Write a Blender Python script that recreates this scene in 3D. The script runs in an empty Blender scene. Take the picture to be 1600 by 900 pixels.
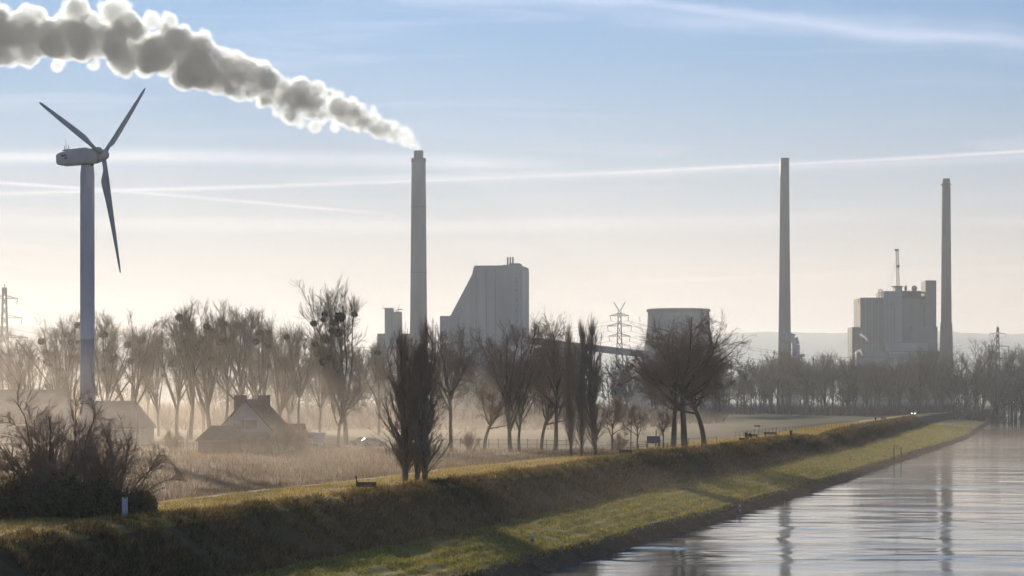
import bpy, bmesh, math, random
import numpy as np
from mathutils import Vector, Matrix
R = math.radians
scene = bpy.context.scene
C = scene.collection

# ---------------------------------------------------------------- camera, sky, sun, exposure
F = 3536.0            # focal length in photo pixels (1600 wide)
CAMZ = 12.0           # eye height above the river, on a bridge
cam_d = bpy.data.cameras.new('camera'); cam = bpy.data.objects.new('camera', cam_d); C.objects.link(cam)
cam.location = (0, 0, CAMZ); cam.rotation_euler = (R(90), 0, 0)
cam_d.sensor_width = 36.0; cam_d.lens = 36.0 * F / 1600.0; cam_d.shift_y = 175.0 / 1600.0
cam_d.clip_start = 1.0; cam_d.clip_end = 40000.0
scene.camera = cam

SUN_AZ, SUN_EL = R(-15.0), R(14.5)
world = bpy.data.worlds.new('World'); scene.world = world; world.use_nodes = True
wt = world.node_tree; wn = wt.nodes; wl = wt.links; wn.clear()
def N(tree, kind, **kw):
    n = tree.nodes.new(kind)
    for k, v in kw.items():
        if k.startswith('i_'):
            key = k[2:]; n.inputs[int(key) if key.isdigit() else key.replace('_', ' ')].default_value = v
        else: setattr(n, k, v)
    return n
def M(tree, op, a, b=None, c=None):
    n = tree.nodes.new('ShaderNodeMath'); n.operation = op
    for i, v in enumerate((a, b, c)):
        if v is None: continue
        if isinstance(v, (int, float)): n.inputs[i].default_value = v
        else: tree.links.new(v, n.inputs[i])
    return n.outputs[0]
sky = N(wt, 'ShaderNodeTexSky', sky_type='NISHITA', sun_disc=False)
sky.sun_elevation = SUN_EL; sky.sun_rotation = SUN_AZ; sky.altitude = 100
sky.air_density = 1.0; sky.dust_density = 0.0; sky.ozone_density = 6.0
tc = N(wt, 'ShaderNodeTexCoord'); sp = N(wt, 'ShaderNodeSeparateXYZ'); wl.new(tc.outputs['Generated'], sp.inputs[0])
az = M(wt, 'ARCTAN2', sp.outputs[0], sp.outputs[1]); el = M(wt, 'ARCSINE', sp.outputs[2])
def sky_noise(sx, sy, scale, detail, off=0.0, rough=0.55, dist=0.0):
    cb = N(wt, 'ShaderNodeCombineXYZ'); wl.new(M(wt, 'MULTIPLY', az, sx), cb.inputs[0]); wl.new(M(wt, 'MULTIPLY', el, sy), cb.inputs[1]); cb.inputs[2].default_value = off
    nz = N(wt, 'ShaderNodeTexNoise'); nz.inputs['Scale'].default_value = scale; nz.inputs['Detail'].default_value = detail
    nz.inputs['Roughness'].default_value = rough; nz.inputs['Distortion'].default_value = dist
    wl.new(cb.outputs[0], nz.inputs['Vector']); return nz.outputs[0]
def ramp01(v, a, b):
    m = N(wt, 'ShaderNodeMapRange', interpolation_type='SMOOTHSTEP'); wl.new(v, m.inputs[0])
    m.inputs[1].default_value = a; m.inputs[2].default_value = b; return m.outputs[0]
def streak(c0, m1, k2, w, amp, rag, seed, a0=-3.0, a1=3.0):
    """one vapour trail or cirrus band: a curve in azimuth / elevation with soft ragged edges"""
    mid = M(wt, 'ADD', M(wt, 'MULTIPLY_ADD', az, m1, c0), M(wt, 'MULTIPLY', M(wt, 'MULTIPLY', az, az), k2))
    wob = M(wt, 'MULTIPLY', M(wt, 'SUBTRACT', sky_noise(14, 40, 1.0, 4, seed), 0.5), rag)
    d = M(wt, 'DIVIDE', M(wt, 'SUBTRACT', M(wt, 'ADD', el, wob), mid), w)
    g = M(wt, 'POWER', 2.718, M(wt, 'MULTIPLY', M(wt, 'MULTIPLY', d, d), -1.0))
    pat = ramp01(sky_noise(9, 120, 1.0, 4, seed + 3.3), 0.25, 0.65)
    win = M(wt, 'MULTIPLY', ramp01(az, a0, a0 + 0.07), M(wt, 'SUBTRACT', 1.0, ramp01(az, a1 - 0.1, a1)))
    return M(wt, 'MULTIPLY', M(wt, 'MULTIPLY', M(wt, 'MULTIPLY', g, amp), M(wt, 'MULTIPLY_ADD', pat, 0.6, 0.4)), win)
px_az = lambda x: (x - 800) / F
px_el = lambda y: (625 - y) / F
masks = []
def line_px(p0, p1, p2, w, amp, rag, seed, a0=-3.0, a1=3.0):
    A = np.array([[1, px_az(p[0]), px_az(p[0]) ** 2] for p in (p0, p1, p2)]); b = np.array([px_el(p[1]) for p in (p0, p1, p2)])
    c, m1, k2 = np.linalg.solve(A, b); masks.append(streak(float(c), float(m1), float(k2), w / F, amp, rag / F, seed, a0, a1))
line_px((760, -14), (1150, 32), (1600, 84), 12, 0.75, 46, 1.0, -0.08, 0.9)
line_px((900, 12), (1250, 44), (1600, 80), 24, 0.45, 80, 2.0, -0.10, 0.9)
line_px((0, 312), (650, 284), (1600, 247), 3.2, 0.85, 4, 5.0, -0.6, 0.7)
line_px((650, 280), (1100, 268), (1600, 255), 8, 0.42, 8, 6.0, -0.12, 0.7)
line_px((0, 294), (250, 308), (640, 339), 2.6, 0.85, 3, 8.0, -0.7, -0.02)
line_px((0, 256), (350, 250), (760, 256), 10, 0.85, 8, 9.5, -0.7, 0.05)
line_px((0, 350), (500, 354), (1000, 350), 12, 0.35, 14, 11.0, -0.7, 0.2)
line_px((1000, 440), (1250, 432), (1600, 425), 4, 0.3, 4, 13.0, 0.0, 0.7)
veil = M(wt, 'MULTIPLY', ramp01(sky_noise(5, 75, 1.0, 6, 20.0, 0.6, 0.6), 0.48, 0.80), 0.40)
veil = M(wt, 'MULTIPLY', veil, M(wt, 'SUBTRACT', 1.0, ramp01(el, 0.12, 0.30)))
tot = veil
for k in masks: tot = M(wt, 'MAXIMUM', tot, k)
tot = M(wt, 'MINIMUM', tot, 0.92)
# high thin ice veil that whitens the low sky, then the streaks add their own light
lo_veil = M(wt, 'MULTIPLY', M(wt, 'SUBTRACT', 1.0, ramp01(M(wt, 'ABSOLUTE', el), -0.06, 0.20)), 1.15)
lum = N(wt, 'ShaderNodeRGBToBW'); wl.new(sky.outputs[0], lum.inputs[0])
vc = N(wt, 'ShaderNodeVectorMath', operation='SCALE'); vc.inputs[0].default_value = (1.60, 1.15, 0.925); wl.new(lum.outputs[0], vc.inputs['Scale'])
mixv = N(wt, 'ShaderNodeMix', data_type='RGBA'); wl.new(lo_veil, mixv.inputs['Factor']); wl.new(sky.outputs[0], mixv.inputs[6]); wl.new(vc.outputs[0], mixv.inputs[7])
vs2 = N(wt, 'ShaderNodeVectorMath', operation='SCALE'); vs2.inputs[0].default_value = (4.6, 3.5, 2.9); wl.new(tot, vs2.inputs['Scale'])
mixc = N(wt, 'ShaderNodeVectorMath', operation='ADD'); wl.new(mixv.outputs[2], mixc.inputs[0]); wl.new(vs2.outputs[0], mixc.inputs[1])
bg = N(wt, 'ShaderNodeBackground'); bg.inputs[1].default_value = 0.086
wl.new(mixc.outputs[0], bg.inputs[0]); wo = N(wt, 'ShaderNodeOutputWorld'); wl.new(bg.outputs[0], wo.inputs[0])

world.cycles.sampling_method = 'MANUAL'; world.cycles.sample_map_resolution = 256
sd = bpy.data.lights.new('sun', 'SUN'); sun = bpy.data.objects.new('sun', sd); C.objects.link(sun)
sd.energy = 5.0; sd.angle = R(0.6); sd.color = (1.0, 0.83, 0.62)
sdir = Vector((math.sin(SUN_AZ) * math.cos(SUN_EL), math.cos(SUN_AZ) * math.cos(SUN_EL), math.sin(SUN_EL)))
sun.rotation_euler = (-sdir).to_track_quat('-Z', 'Y').to_euler(); sun.location = (-200, 600, 400)

vs = scene.view_settings; vs.view_transform = 'Standard'; vs.look = 'None'; vs.exposure = 0.10; vs.gamma = 1.0; vs.use_curve_mapping = False
scene.render.engine = 'CYCLES'
cy = scene.cycles
cy.use_denoising = True
try: cy.denoiser = 'OPENIMAGEDENOISE'; cy.denoising_input_passes = 'RGB_ALBEDO_NORMAL'
except Exception: pass
cy.max_bounces = 8; cy.diffuse_bounces = 2; cy.glossy_bounces = 3; cy.transmission_bounces = 4
cy.volume_bounces = 0
cy.use_adaptive_sampling = True; cy.adaptive_threshold = 0.04; cy.transparent_max_bounces = 64
cy.sample_clamp_indirect = 4.0; cy.caustics_reflective = False; cy.caustics_refractive = False
HAZE_DENSITY = 0.00010
MIST = 1.0

# ---------------------------------------------------------------- helpers
rng = np.random.default_rng(7)
def new_mesh(name, V, faces, smooth=False, col=None, mi=None):
    """V (n,3); faces: list of int arrays (m,3) / (m,4)"""
    me = bpy.data.meshes.new(name); V = np.asarray(V, np.float32)
    faces = [np.asarray(f, np.int32) for f in faces if len(f)]
    lv = np.concatenate([f.ravel() for f in faces]); ls = []; o = 0
    for f in faces:
        ls.append(o + np.arange(len(f), dtype=np.int32) * f.shape[1]); o += f.size
    ls = np.concatenate(ls)
    me.vertices.add(len(V)); me.vertices.foreach_set('co', V.ravel())
    me.loops.add(len(lv)); me.loops.foreach_set('vertex_index', lv)
    me.polygons.add(len(ls)); me.polygons.foreach_set('loop_start', ls.astype(np.int32))
    if mi is not None: me.polygons.foreach_set('material_index', np.asarray(mi, np.int32))
    me.polygons.foreach_set('use_smooth', np.full(len(ls), smooth, bool))
    if col is not None:
        ca = me.color_attributes.new('tint', 'FLOAT_COLOR', 'POINT')
        c4 = np.ones((len(V), 4), np.float32); c4[:, :3] = col; ca.data.foreach_set('color', c4.ravel())
    me.update(calc_edges=True); return me
def link(name, me, mat=None, parent=None, loc=None):
    o = bpy.data.objects.new(name, me); C.objects.link(o)
    if mat is not None and me is not None and not len(me.materials):
        for m in (mat if isinstance(mat, (list, tuple)) else [mat]): me.materials.append(m)
    if parent is not None: o.parent = parent
    if loc is not None: o.location = loc
    return o
def tag(o, label=None, cat=None, group=None, kind=None):
    if label: o['label'] = label
    if cat: o['category'] = cat
    if group: o['group'] = group
    if kind: o['kind'] = kind
    return o
def thing(name, loc, label, cat, group=None, rz=0.0):
    o = bpy.data.objects.new(name, None); C.objects.link(o); o.location = loc; o.rotation_euler = (0, 0, rz); o.empty_display_size = 0.5
    return tag(o, label, cat, group)
def copy_tree(o, parent=None):
    c = o.copy(); C.objects.link(c)
    if parent is not None: c.parent = parent
    for ch in list(o.children): copy_tree(ch, c)
    return c
class MB:
    """collects simple solids in numpy and builds ONE mesh"""
    def __init__(s): s.V = []; s.F4 = []; s.F3 = []; s.n = 0
    def add(s, V, F4=(), F3=()):
        V = np.asarray(V, float)
        if len(F4): s.F4.append(np.asarray(F4, int) + s.n)
        if len(F3): s.F3.append(np.asarray(F3, int) + s.n)
        s.V.append(V); s.n += len(V); return s
    def box(s, x0, x1, y0, y1, z0, z1):
        V = [(x, y, z) for z in (z0, z1) for y in (y0, y1) for x in (x0, x1)]
        return s.add(V, [(0, 2, 3, 1), (4, 5, 7, 6), (0, 1, 5, 4), (2, 6, 7, 3), (0, 4, 6, 2), (1, 3, 7, 5)])
    def lathe(s, prof, n=32, cx=0, cy=0, cap=True):
        a = np.linspace(0, 2 * math.pi, n, endpoint=False); k = len(prof)
        V = np.concatenate([np.stack([cx + r * np.cos(a), cy + r * np.sin(a), np.full(n, z)], 1) for r, z in prof])
        i = np.arange(n); j = (i + 1) % n
        F = np.concatenate([np.stack([q * n + i, q * n + j, (q + 1) * n + j, (q + 1) * n + i], 1) for q in range(k - 1)])
        F3 = []
        if cap:
            V = np.vstack([V, [[cx, cy, prof[0][1]], [cx, cy, prof[-1][1]]]]); c0, c1 = k * n, k * n + 1
            F3 = np.concatenate([np.stack([j, i, np.full(n, c0)], 1), np.stack([(k - 1) * n + i, (k - 1) * n + j, np.full(n, c1)], 1)])
        return s.add(V, F, F3)
    def bar(s, p, q, r, r2=None, n=4):
        p = np.array(p, float); q = np.array(q, float); d = q - p; L = np.linalg.norm(d)
        if L < 1e-6: return s
        d /= L; ref = np.array([0, 0, 1.0]) if abs(d[2]) < 0.9 else np.array([1.0, 0, 0])
        a = np.cross(d, ref); a /= np.linalg.norm(a); b = np.cross(d, a); r2 = r if r2 is None else r2
        t = np.linspace(0, 2 * math.pi, n, endpoint=False) + math.pi / 4
        ring = np.cos(t)[:, None] * a + np.sin(t)[:, None] * b
        V = np.vstack([p + ring * r, q + ring * r2]); i = np.arange(n); j = (i + 1) % n
        F = np.stack([i, j, n + j, n + i], 1)
        if n == 4: return s.add(V, np.vstack([F, [[3, 2, 1, 0], [4, 5, 6, 7]]]))
        V = np.vstack([V, [p, q]]); F3 = np.vstack([np.stack([j, i, np.full(n, 2 * n)], 1), np.stack([n + i, n + j, np.full(n, 2 * n + 1)], 1)])
        return s.add(V, F, F3)
    def path(s, pts, r, n=5):
        for p, q in zip(pts[:-1], pts[1:]): s.bar(p, q, r, n=n)
        return s
    def prism(s, poly, y0, y1):
        """polygon in x,z (convex or fan-able from its first point), extruded along y"""
        k = len(poly); V = [(x, y0, z) for x, z in poly] + [(x, y1, z) for x, z in poly]
        F4 = [(i, k + i, k + (i + 1) % k, (i + 1) % k) for i in range(k)]
        F3 = [(0, i, i + 1) for i in range(1, k - 1)] + [(k, k + i + 1, k + i) for i in range(1, k - 1)]
        return s.add(V, F4, F3)
    def mesh(s, name, smooth=False):
        f = []
        if s.F4: f.append(np.concatenate(s.F4))
        if s.F3: f.append(np.concatenate(s.F3))
        return new_mesh(name, np.concatenate(s.V), f, smooth)
    def build(s, name, mat, parent=None, smooth=False, loc=None): return link(name, s.mesh(name, smooth), mat, parent, loc)

# ---------------------------------------------------------------- materials
def pbr(name, col, rough=0.8, noise=0.12, scale=2.0, bump=0.0, metal=0.0, stretch=(1, 1, 1), spec=0.3):
    m = bpy.data.materials.new(name); m.use_nodes = True; t = m.node_tree; b = t.nodes['Principled BSDF']
    b.inputs['Roughness'].default_value = rough; b.inputs['Metallic'].default_value = metal; b.inputs['Specular IOR Level'].default_value = spec
    co = N(t, 'ShaderNodeTexCoord'); mp = N(t, 'ShaderNodeMapping'); mp.inputs['Scale'].default_value = stretch; t.links.new(co.outputs['Object'], mp.inputs[0])
    nz = N(t, 'ShaderNodeTexNoise'); nz.inputs['Scale'].default_value = scale; nz.inputs['Detail'].default_value = 6; t.links.new(mp.outputs[0], nz.inputs['Vector'])
    mr = N(t, 'ShaderNodeMapRange'); t.links.new(nz.outputs[0], mr.inputs[0]); mr.inputs[1].default_value = 0.3; mr.inputs[2].default_value = 0.7
    mr.inputs[3].default_value = 1 - noise; mr.inputs[4].default_value = 1 + noise
    mx = N(t, 'ShaderNodeVectorMath', operation='SCALE'); mx.inputs[0].default_value = col; t.links.new(mr.outputs[0], mx.inputs['Scale'])
    t.links.new(mx.outputs[0], b.inputs['Base Color'])
    if bump:
        bp = N(t, 'ShaderNodeBump'); bp.inputs['Strength'].default_value = bump; bp.inputs['Distance'].default_value = 0.1
        t.links.new(nz.outputs[0], bp.inputs['Height']); t.links.new(bp.outputs[0], b.inputs['Normal'])
    return m
def tint_mat(name, transl=0.0, rough=0.9, fine=0.0, fscale=1.0, bump=0.0):
    m = bpy.data.materials.new(name); m.use_nodes = True; t = m.node_tree; b = t.nodes['Principled BSDF']
    b.inputs['Roughness'].default_value = rough; b.inputs['Specular IOR Level'].default_value = 0.1
    at = N(t, 'ShaderNodeVertexColor', layer_name='tint'); c = at.outputs[0]
    if fine:
        co = N(t, 'ShaderNodeTexCoord'); nz = N(t, 'ShaderNodeTexNoise'); nz.inputs['Scale'].default_value = fscale; nz.inputs['Detail'].default_value = 8; nz.inputs['Roughness'].default_value = 0.7
        t.links.new(co.outputs['Object'], nz.inputs['Vector'])
        mr = N(t, 'ShaderNodeMapRange'); t.links.new(nz.outputs[0], mr.inputs[0]); mr.inputs[1].default_value = 0.25; mr.inputs[2].default_value = 0.75; mr.inputs[3].default_value = 1 - fine; mr.inputs[4].default_value = 1 + fine
        sc = N(t, 'ShaderNodeVectorMath', operation='SCALE'); t.links.new(c, sc.inputs[0]); t.links.new(mr.outputs[0], sc.inputs['Scale']); c = sc.outputs[0]
        if bump:
            bp = N(t, 'ShaderNodeBump'); bp.inputs['Strength'].default_value = bump; bp.inputs['Distance'].default_value = 0.25
            t.links.new(nz.outputs[0], bp.inputs['Height']); t.links.new(bp.outputs[0], b.inputs['Normal'])
    t.links.new(c, b.inputs['Base Color'])
    if transl:
        tr = N(t, 'ShaderNodeBsdfTranslucent'); t.links.new(c, tr.inputs[0]); ms = N(t, 'ShaderNodeMixShader'); ms.inputs[0].default_value = transl
        t.links.new(b.outputs[0], ms.inputs[1]); t.links.new(tr.outputs[0], ms.inputs[2]); t.links.new(ms.outputs[0], t.nodes['Material Output'].inputs[0])
    return m
def volume_mat(name, dens, col, g, absorb=None):
    m = bpy.data.materials.new(name); m.use_nodes = True; t = m.node_tree; t.nodes.remove(t.nodes['Principled BSDF'])
    v = N(t, 'ShaderNodeVolumePrincipled'); v.inputs['Color'].default_value = (*col, 1); v.inputs['Density'].default_value = dens; v.inputs['Anisotropy'].default_value = g
    t.links.new(v.outputs[0], t.nodes['Material Output'].inputs['Volume']); return m
def emit_mat(name, col, s):
    m = bpy.data.materials.new(name); m.use_nodes = True; t = m.node_tree; b = t.nodes['Principled BSDF']
    b.inputs['Base Color'].default_value = (*col, 1); b.inputs['Emission Color'].default_value = (*col, 1); b.inputs['Emission Strength'].default_value = s; return m
mat_ground = tint_mat('ground_soil', fine=0.35, fscale=1.4, bump=0.8)
mat_grass = tint_mat('grass_blades', transl=0.6)
mat_bark = pbr('bark', (0.17, 0.135, 0.10), 0.95, 0.3, 3.0)
mat_twig = pbr('twigs', (0.33, 0.235, 0.16), 0.9, 0.25, 0.4)
mat_twig_grey = pbr('grey_twigs', (0.33, 0.255, 0.185), 0.9, 0.25, 0.4)
mat_mist_leaf = pbr('mistletoe_leaf', (0.055, 0.065, 0.025), 0.8, 0.3, 2.0)
mat_tower = pbr('tower_paint', (0.58, 0.60, 0.61), 0.5, 0.06, 0.5, stretch=(3, 3, 0.3))
mat_tower_low = pbr('tower_paint_lower', (0.36, 0.38, 0.40), 0.55, 0.10, 0.8, stretch=(4, 4, 0.3))
mat_blade = pbr('blade_gelcoat', (0.42, 0.45, 0.48), 0.4, 0.05, 0.7)
mat_nacelle = pbr('nacelle_shell', (0.58, 0.60, 0.61), 0.5, 0.08, 0.8)
mat_letter = pbr('faded_lettering', (0.10, 0.12, 0.15), 0.7, 0.2, 6.0)
mat_conc = pbr('concrete', (0.32, 0.31, 0.295), 0.9, 0.22, 0.06, stretch=(1, 1, 0.25))
mat_conc_dark = pbr('dark_concrete', (0.22, 0.22, 0.215), 0.9, 0.22, 0.06, stretch=(1, 1, 0.25))
mat_clad = pbr('metal_cladding', (0.30, 0.32, 0.335), 0.6, 0.16, 0.08, stretch=(1.0, 1.0, 0.1))
mat_clad2 = pbr('light_cladding', (0.40, 0.40, 0.39), 0.6, 0.16, 0.08, stretch=(1.0, 1.0, 0.1))
mat_clad3 = pbr('dark_cladding', (0.20, 0.205, 0.21), 0.6, 0.16, 0.08, stretch=(1.0, 1.0, 0.1))
mat_steel = pbr('galvanised_steel', (0.22, 0.23, 0.24), 0.6, 0.1, 0.5, metal=0.2)
mat_glass = pbr('window_glass', (0.05, 0.06, 0.07), 0.35, 0.05, 0.5, spec=0.8)
mat_white = pbr('white_render', (0.45, 0.44, 0.41), 0.9, 0.08, 0.8)
mat_roof = pbr('roof_tiles', (0.13, 0.10, 0.085), 0.9, 0.2, 1.5)
mat_roof2 = pbr('barn_roof', (0.20, 0.185, 0.17), 0.9, 0.15, 0.6)
mat_wood = pbr('weathered_wood', (0.075, 0.060, 0.048), 0.9, 0.25, 5.0, stretch=(1, 1, 6))
mat_dark = pbr('dark_paint', (0.03, 0.03, 0.035), 0.6, 0.1, 3.0)
mat_post = pbr('blue_white_paint', (0.46, 0.52, 0.60), 0.6, 0.08, 4.0)
mat_board = pbr('blue_board', (0.07, 0.11, 0.24), 0.5, 0.08, 2.0)
mat_gravel = pbr('gravel', (0.30, 0.26, 0.20), 0.95, 0.25, 1.6)
mat_asphalt = pbr('asphalt', (0.07, 0.07, 0.075), 0.9, 0.15, 1.0)
mat_tyre = pbr('rubber', (0.02, 0.02, 0.02), 0.9, 0.1, 5)
mat_stone = pbr('quarry_stone', (0.11, 0.095, 0.075), 0.95, 0.3, 2.0)
mat_lamp = emit_mat('headlamp', (1.0, 0.96, 0.88), 9.0)
mat_hill = pbr('hill_forest', (0.045, 0.055, 0.05), 1.0, 0.3, 0.004)
mat_cable = pbr('cable', (0.05, 0.05, 0.05), 0.7, 0.05, 1)

# ---------------------------------------------------------------- terrain: a river dyke running away at a slant
def u_water(D): return np.interp(D, [0, 154, 212, 300, 700, 1571, 3000, 14000], [-38.6, -37.2, -35.6, -34.3, -34.0, -55, -70, -80])
def u_crest(D): D = np.asarray(D, float); return -52 - 0.03 * np.clip(D - 480, 0, 600) + 0.45 * np.sin(D * 0.043) + 0.25 * np.sin(D * 0.117 + 1)
def vnoise(x, y, s, seed=0):
    """smooth value noise in numpy"""
    x = np.asarray(x, float) / s + 1000; y = np.asarray(y, float) / s + 1000; xi = np.floor(x).astype(np.int64); yi = np.floor(y).astype(np.int64); fx = x - xi; fy = y - yi
    fx = fx * fx * (3 - 2 * fx); fy = fy * fy * (3 - 2 * fy)
    def h(a, b):
        n = (a * 374761393 + b * 668265263 + seed * 1442695041) & 0xffffffff; n = ((n ^ (n >> 13)) * 1274126177) & 0xffffffff; return ((n ^ (n >> 16)) & 0xffff) / 65535.0
    return (h(xi, yi) * (1 - fx) + h(xi + 1, yi) * fx) * (1 - fy) + (h(xi, yi + 1) * (1 - fx) + h(xi + 1, yi + 1) * fx) * fy
def ground_z(x, y, rough=True):
    x = np.asarray(x, float); y = np.asarray(y, float); D = np.maximum(y, 1.0); u = x - 0.25 * D
    uw = u_water(D); uc = u_crest(D)
    dip = 0.9 * np.exp(-((D - 455) / 14.0) ** 2)                       # a ramp cuts the crest here
    zc = 5.15 - dip + 0.25 * np.clip((D - 480) / 120, 0, 1)
    z = np.full(np.broadcast(x, y).shape, 4.0)
    t = np.clip((u - (uc - 15)) / 13.5, 0, 1); z = np.where(u > uc - 22, 4.0 + 0.5 * np.clip((u - (uc - 22)) / 7, 0, 1), z)
    z = np.where(u > uc - 15, 4.5 + (zc - 4.5) * t ** 0.8, z)
    toe = uc + 4.9; s = np.clip((u - uc + 0.2) / (toe - uc), 0, 1); s = s * s * (3 - 2 * s) * 0.35 + s * 0.65
    z = np.where(u > uc - 0.2, zc + (2.05 - zc) * s, z)
    top = uw - 1.5; b = np.clip((u - toe) / np.maximum(top - toe, 0.5), 0, 1); z = np.where(u > toe, 2.05 - 1.0 * b, z)
    w = np.clip((u - top) / 1.5, 0, 1); z = np.where(u > top, 1.05 - 1.05 * w, z)
    z = np.where(u > uw, -2.5 * np.clip((u - uw) / 6, 0, 1), z)
    fb = uw + 190 + 0.03 * D; z = np.where(u > fb - 10, -2.5 + 6.5 * np.clip((u - fb + 10) / 14, 0, 1), z)
    if rough:
        am = np.where((u > uc - 30) & (u < uw), 1.0, 0.6) * np.where(u > uw - 0.3, 0, 1)
        z = z + am * (0.16 * (vnoise(x, y, 3.1, 1) - 0.5) + 0.10 * (vnoise(x, y, 0.9, 2) - 0.5))
        z = z + np.where((u > uc - 2.5) & (u < toe), 0.30 * (vnoise(x + y * 0.2, y, 1.7, 3) - 0.5), 0)
        z = z + np.where((u > toe) & (u < top), 0.10 * np.sin((u - toe) * 3.4 + 2 * vnoise(x, y, 9, 4)) * vnoise(x, y, 5, 9), 0)    # mown swaths
    return z
def G(px, D, dz=0.0):
    x = (px - 800) / F * D; return Vector((x, D, float(ground_z(x, D)) + dz))
def Pz(py, D): return CAMZ + (625 - py) / F * D
def zone_color(x, y):
    D = np.maximum(y, 1.0); u = x - 0.25 * D; uw = u_water(D); uc = u_crest(D); toe = uc + 4.9
    a = vnoise(x, y, 4.0, 11)[:, None]; b = vnoise(x, y, 1.3, 12)[:, None]; c = vnoise(x, y * 0.4, 14, 13)[:, None]
    mixc = lambda p, q, t: np.array(p) * (1 - t) + np.array(q) * t
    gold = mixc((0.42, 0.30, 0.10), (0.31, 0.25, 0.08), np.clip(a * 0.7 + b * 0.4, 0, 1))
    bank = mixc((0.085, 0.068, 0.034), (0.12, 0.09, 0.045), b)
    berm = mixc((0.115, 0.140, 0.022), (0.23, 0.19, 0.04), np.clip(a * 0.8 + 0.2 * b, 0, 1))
    stone = mixc((0.05, 0.042, 0.03), (0.10, 0.08, 0.05), b)
    field = mixc((0.16, 0.095, 0.055), (0.11, 0.085, 0.045), np.clip(c * 0.8 + 0.4 * b - 0.1, 0, 1))
    mead = mixc((0.042, 0.060, 0.020), (0.065, 0.072, 0.030), np.clip(c, 0, 1))
    col = np.where(((u < uc - 22) & (D > 395))[:, None], mead, field)
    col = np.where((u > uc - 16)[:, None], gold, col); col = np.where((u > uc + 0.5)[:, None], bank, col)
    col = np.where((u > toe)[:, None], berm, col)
    e = np.clip((u - (uw - 4.2)) / 2.0, 0, 1)[:, None]; col = np.where((u > uw - 4.2)[:, None], mixc(berm, (0.19, 0.135, 0.05), 0.7) * e + berm * (1 - e), col)
    return np.where((u > uw - 1.7)[:, None], stone, col)
Dn = np.concatenate([np.geomspace(60, 900, 340), np.geomspace(910, 14500, 120)])
un = np.concatenate([-np.geomspace(6000, 95, 70), np.arange(-94, -70, 0.6), np.arange(-70, -30, 0.22), np.arange(-29, 240, 9), np.geomspace(245, 5000, 30)])
DD, UU = np.meshgrid(Dn, un, indexing='ij'); XX = UU + 0.25 * DD; gx, gy = XX.ravel(), DD.ravel()
gz = ground_z(gx, gy); nD, nU = len(Dn), len(un)
ii = (np.arange(nD - 1)[:, None] * nU + np.arange(nU - 1)[None, :]).ravel()
gf = np.stack([ii, ii + 1, ii + nU + 1, ii + nU], 1)
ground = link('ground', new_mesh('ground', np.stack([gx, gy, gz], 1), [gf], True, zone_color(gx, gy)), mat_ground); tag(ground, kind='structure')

# gravel track along the foot of the dyke, worn track on its crest, parking lane
def strip(name, u0, w, D0, D1, mat, dz, step=2.0, wob=0.3):
    Ds = np.arange(D0, D1, step); uc = u_crest(Ds) + u0 + wob * (vnoise(Ds, Ds * 0, 7, 31) - 0.5); V = []
    for k in (-0.5, -0.17, 0.17, 0.5):
        x = uc + k * w * (0.8 + 0.4 * vnoise(Ds, Ds * 0 + k * 9, 3, 32)) + 0.25 * Ds; V.append(np.stack([x, Ds, ground_z(x, Ds) + dz + 0.05 * (abs(k) < 0.4)], 1))
    n = len(Ds); V = np.concatenate(V); i = np.arange(n - 1); F4 = np.concatenate([np.stack([q * n + i, (q + 1) * n + i, (q + 1) * n + i + 1, q * n + i + 1], 1) for q in range(3)])
    return tag(link(name, new_mesh(name, V, [F4], True), mat), kind='structure')
strip('gravel_path', -15.4, 1.5, 60, 900, mat_gravel, 0.05)
strip('crest_track', -2.2, 0.55, 60, 900, pbr('bare_earth', (0.10, 0.08, 0.055), 0.95, 0.3, 2.0), 0.03)

# river
wm = bpy.data.materials.new('river_water'); wm.use_nodes = True; t = wm.node_tree; b = t.nodes['Principled BSDF']
b.inputs['Base Color'].default_value = (0.055, 0.085, 0.11, 1); b.inputs['Roughness'].default_value = 0.06; b.inputs['IOR'].default_value = 1.333; b.inputs['Specular IOR Level'].default_value = 0.5
co = N(t, 'ShaderNodeTexCoord')
def wave(sx, sy, scale, det, rough=0.55, dist=0.0):
    mp = N(t, 'ShaderNodeMapping'); mp.inputs['Scale'].default_value = (sx, sy, 1); mp.inputs['Rotation'].default_value = (0, 0, R(4)); t.links.new(co.outputs['Object'], mp.inputs[0])
    n = N(t, 'ShaderNodeTexNoise'); n.inputs['Scale'].default_value = scale; n.inputs['Detail'].default_value = det; n.inputs['Roughness'].default_value = rough; n.inputs['Distortion'].default_value = dist
    t.links.new(mp.outputs[0], n.inputs['Vector']); return n.outputs[0]
big = wave(0.05, 0.20, 1.0, 3, 0.5, 1.2); mid = wave(0.45, 0.9, 1.0, 5, 0.65, 1.0); fin = wave(0.9, 1.3, 3.2, 3)
patch = wave(0.012, 0.05, 1.0, 3); pm = N(t, 'ShaderNodeMapRange', interpolation_type='SMOOTHSTEP'); t.links.new(patch, pm.inputs[0])
pm.inputs[1].default_value = 0.46; pm.inputs[2].default_value = 0.66; pm.inputs[3].default_value = 0.25; pm.inputs[4].default_value = 1.9
h = M(t, 'ADD', M(t, 'MULTIPLY', big, 0.14), M(t, 'ADD', M(t, 'MULTIPLY', M(t, 'MULTIPLY', mid, 0.17), pm.outputs[0]), M(t, 'MULTIPLY', M(t, 'MULTIPLY', fin, 0.045), pm.outputs[0])))
rf = N(t, 'ShaderNodeMapRange'); t.links.new(wave(0.02, 0.16, 1.0, 5, 0.6, 0.4), rf.inputs[0]); rf.inputs[1].default_value = 0.35; rf.inputs[2].default_value = 0.65; rf.inputs[3].default_value = 0.04; rf.inputs[4].default_value = 0.11; t.links.new(rf.outputs[0], b.inputs['Roughness'])
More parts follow.
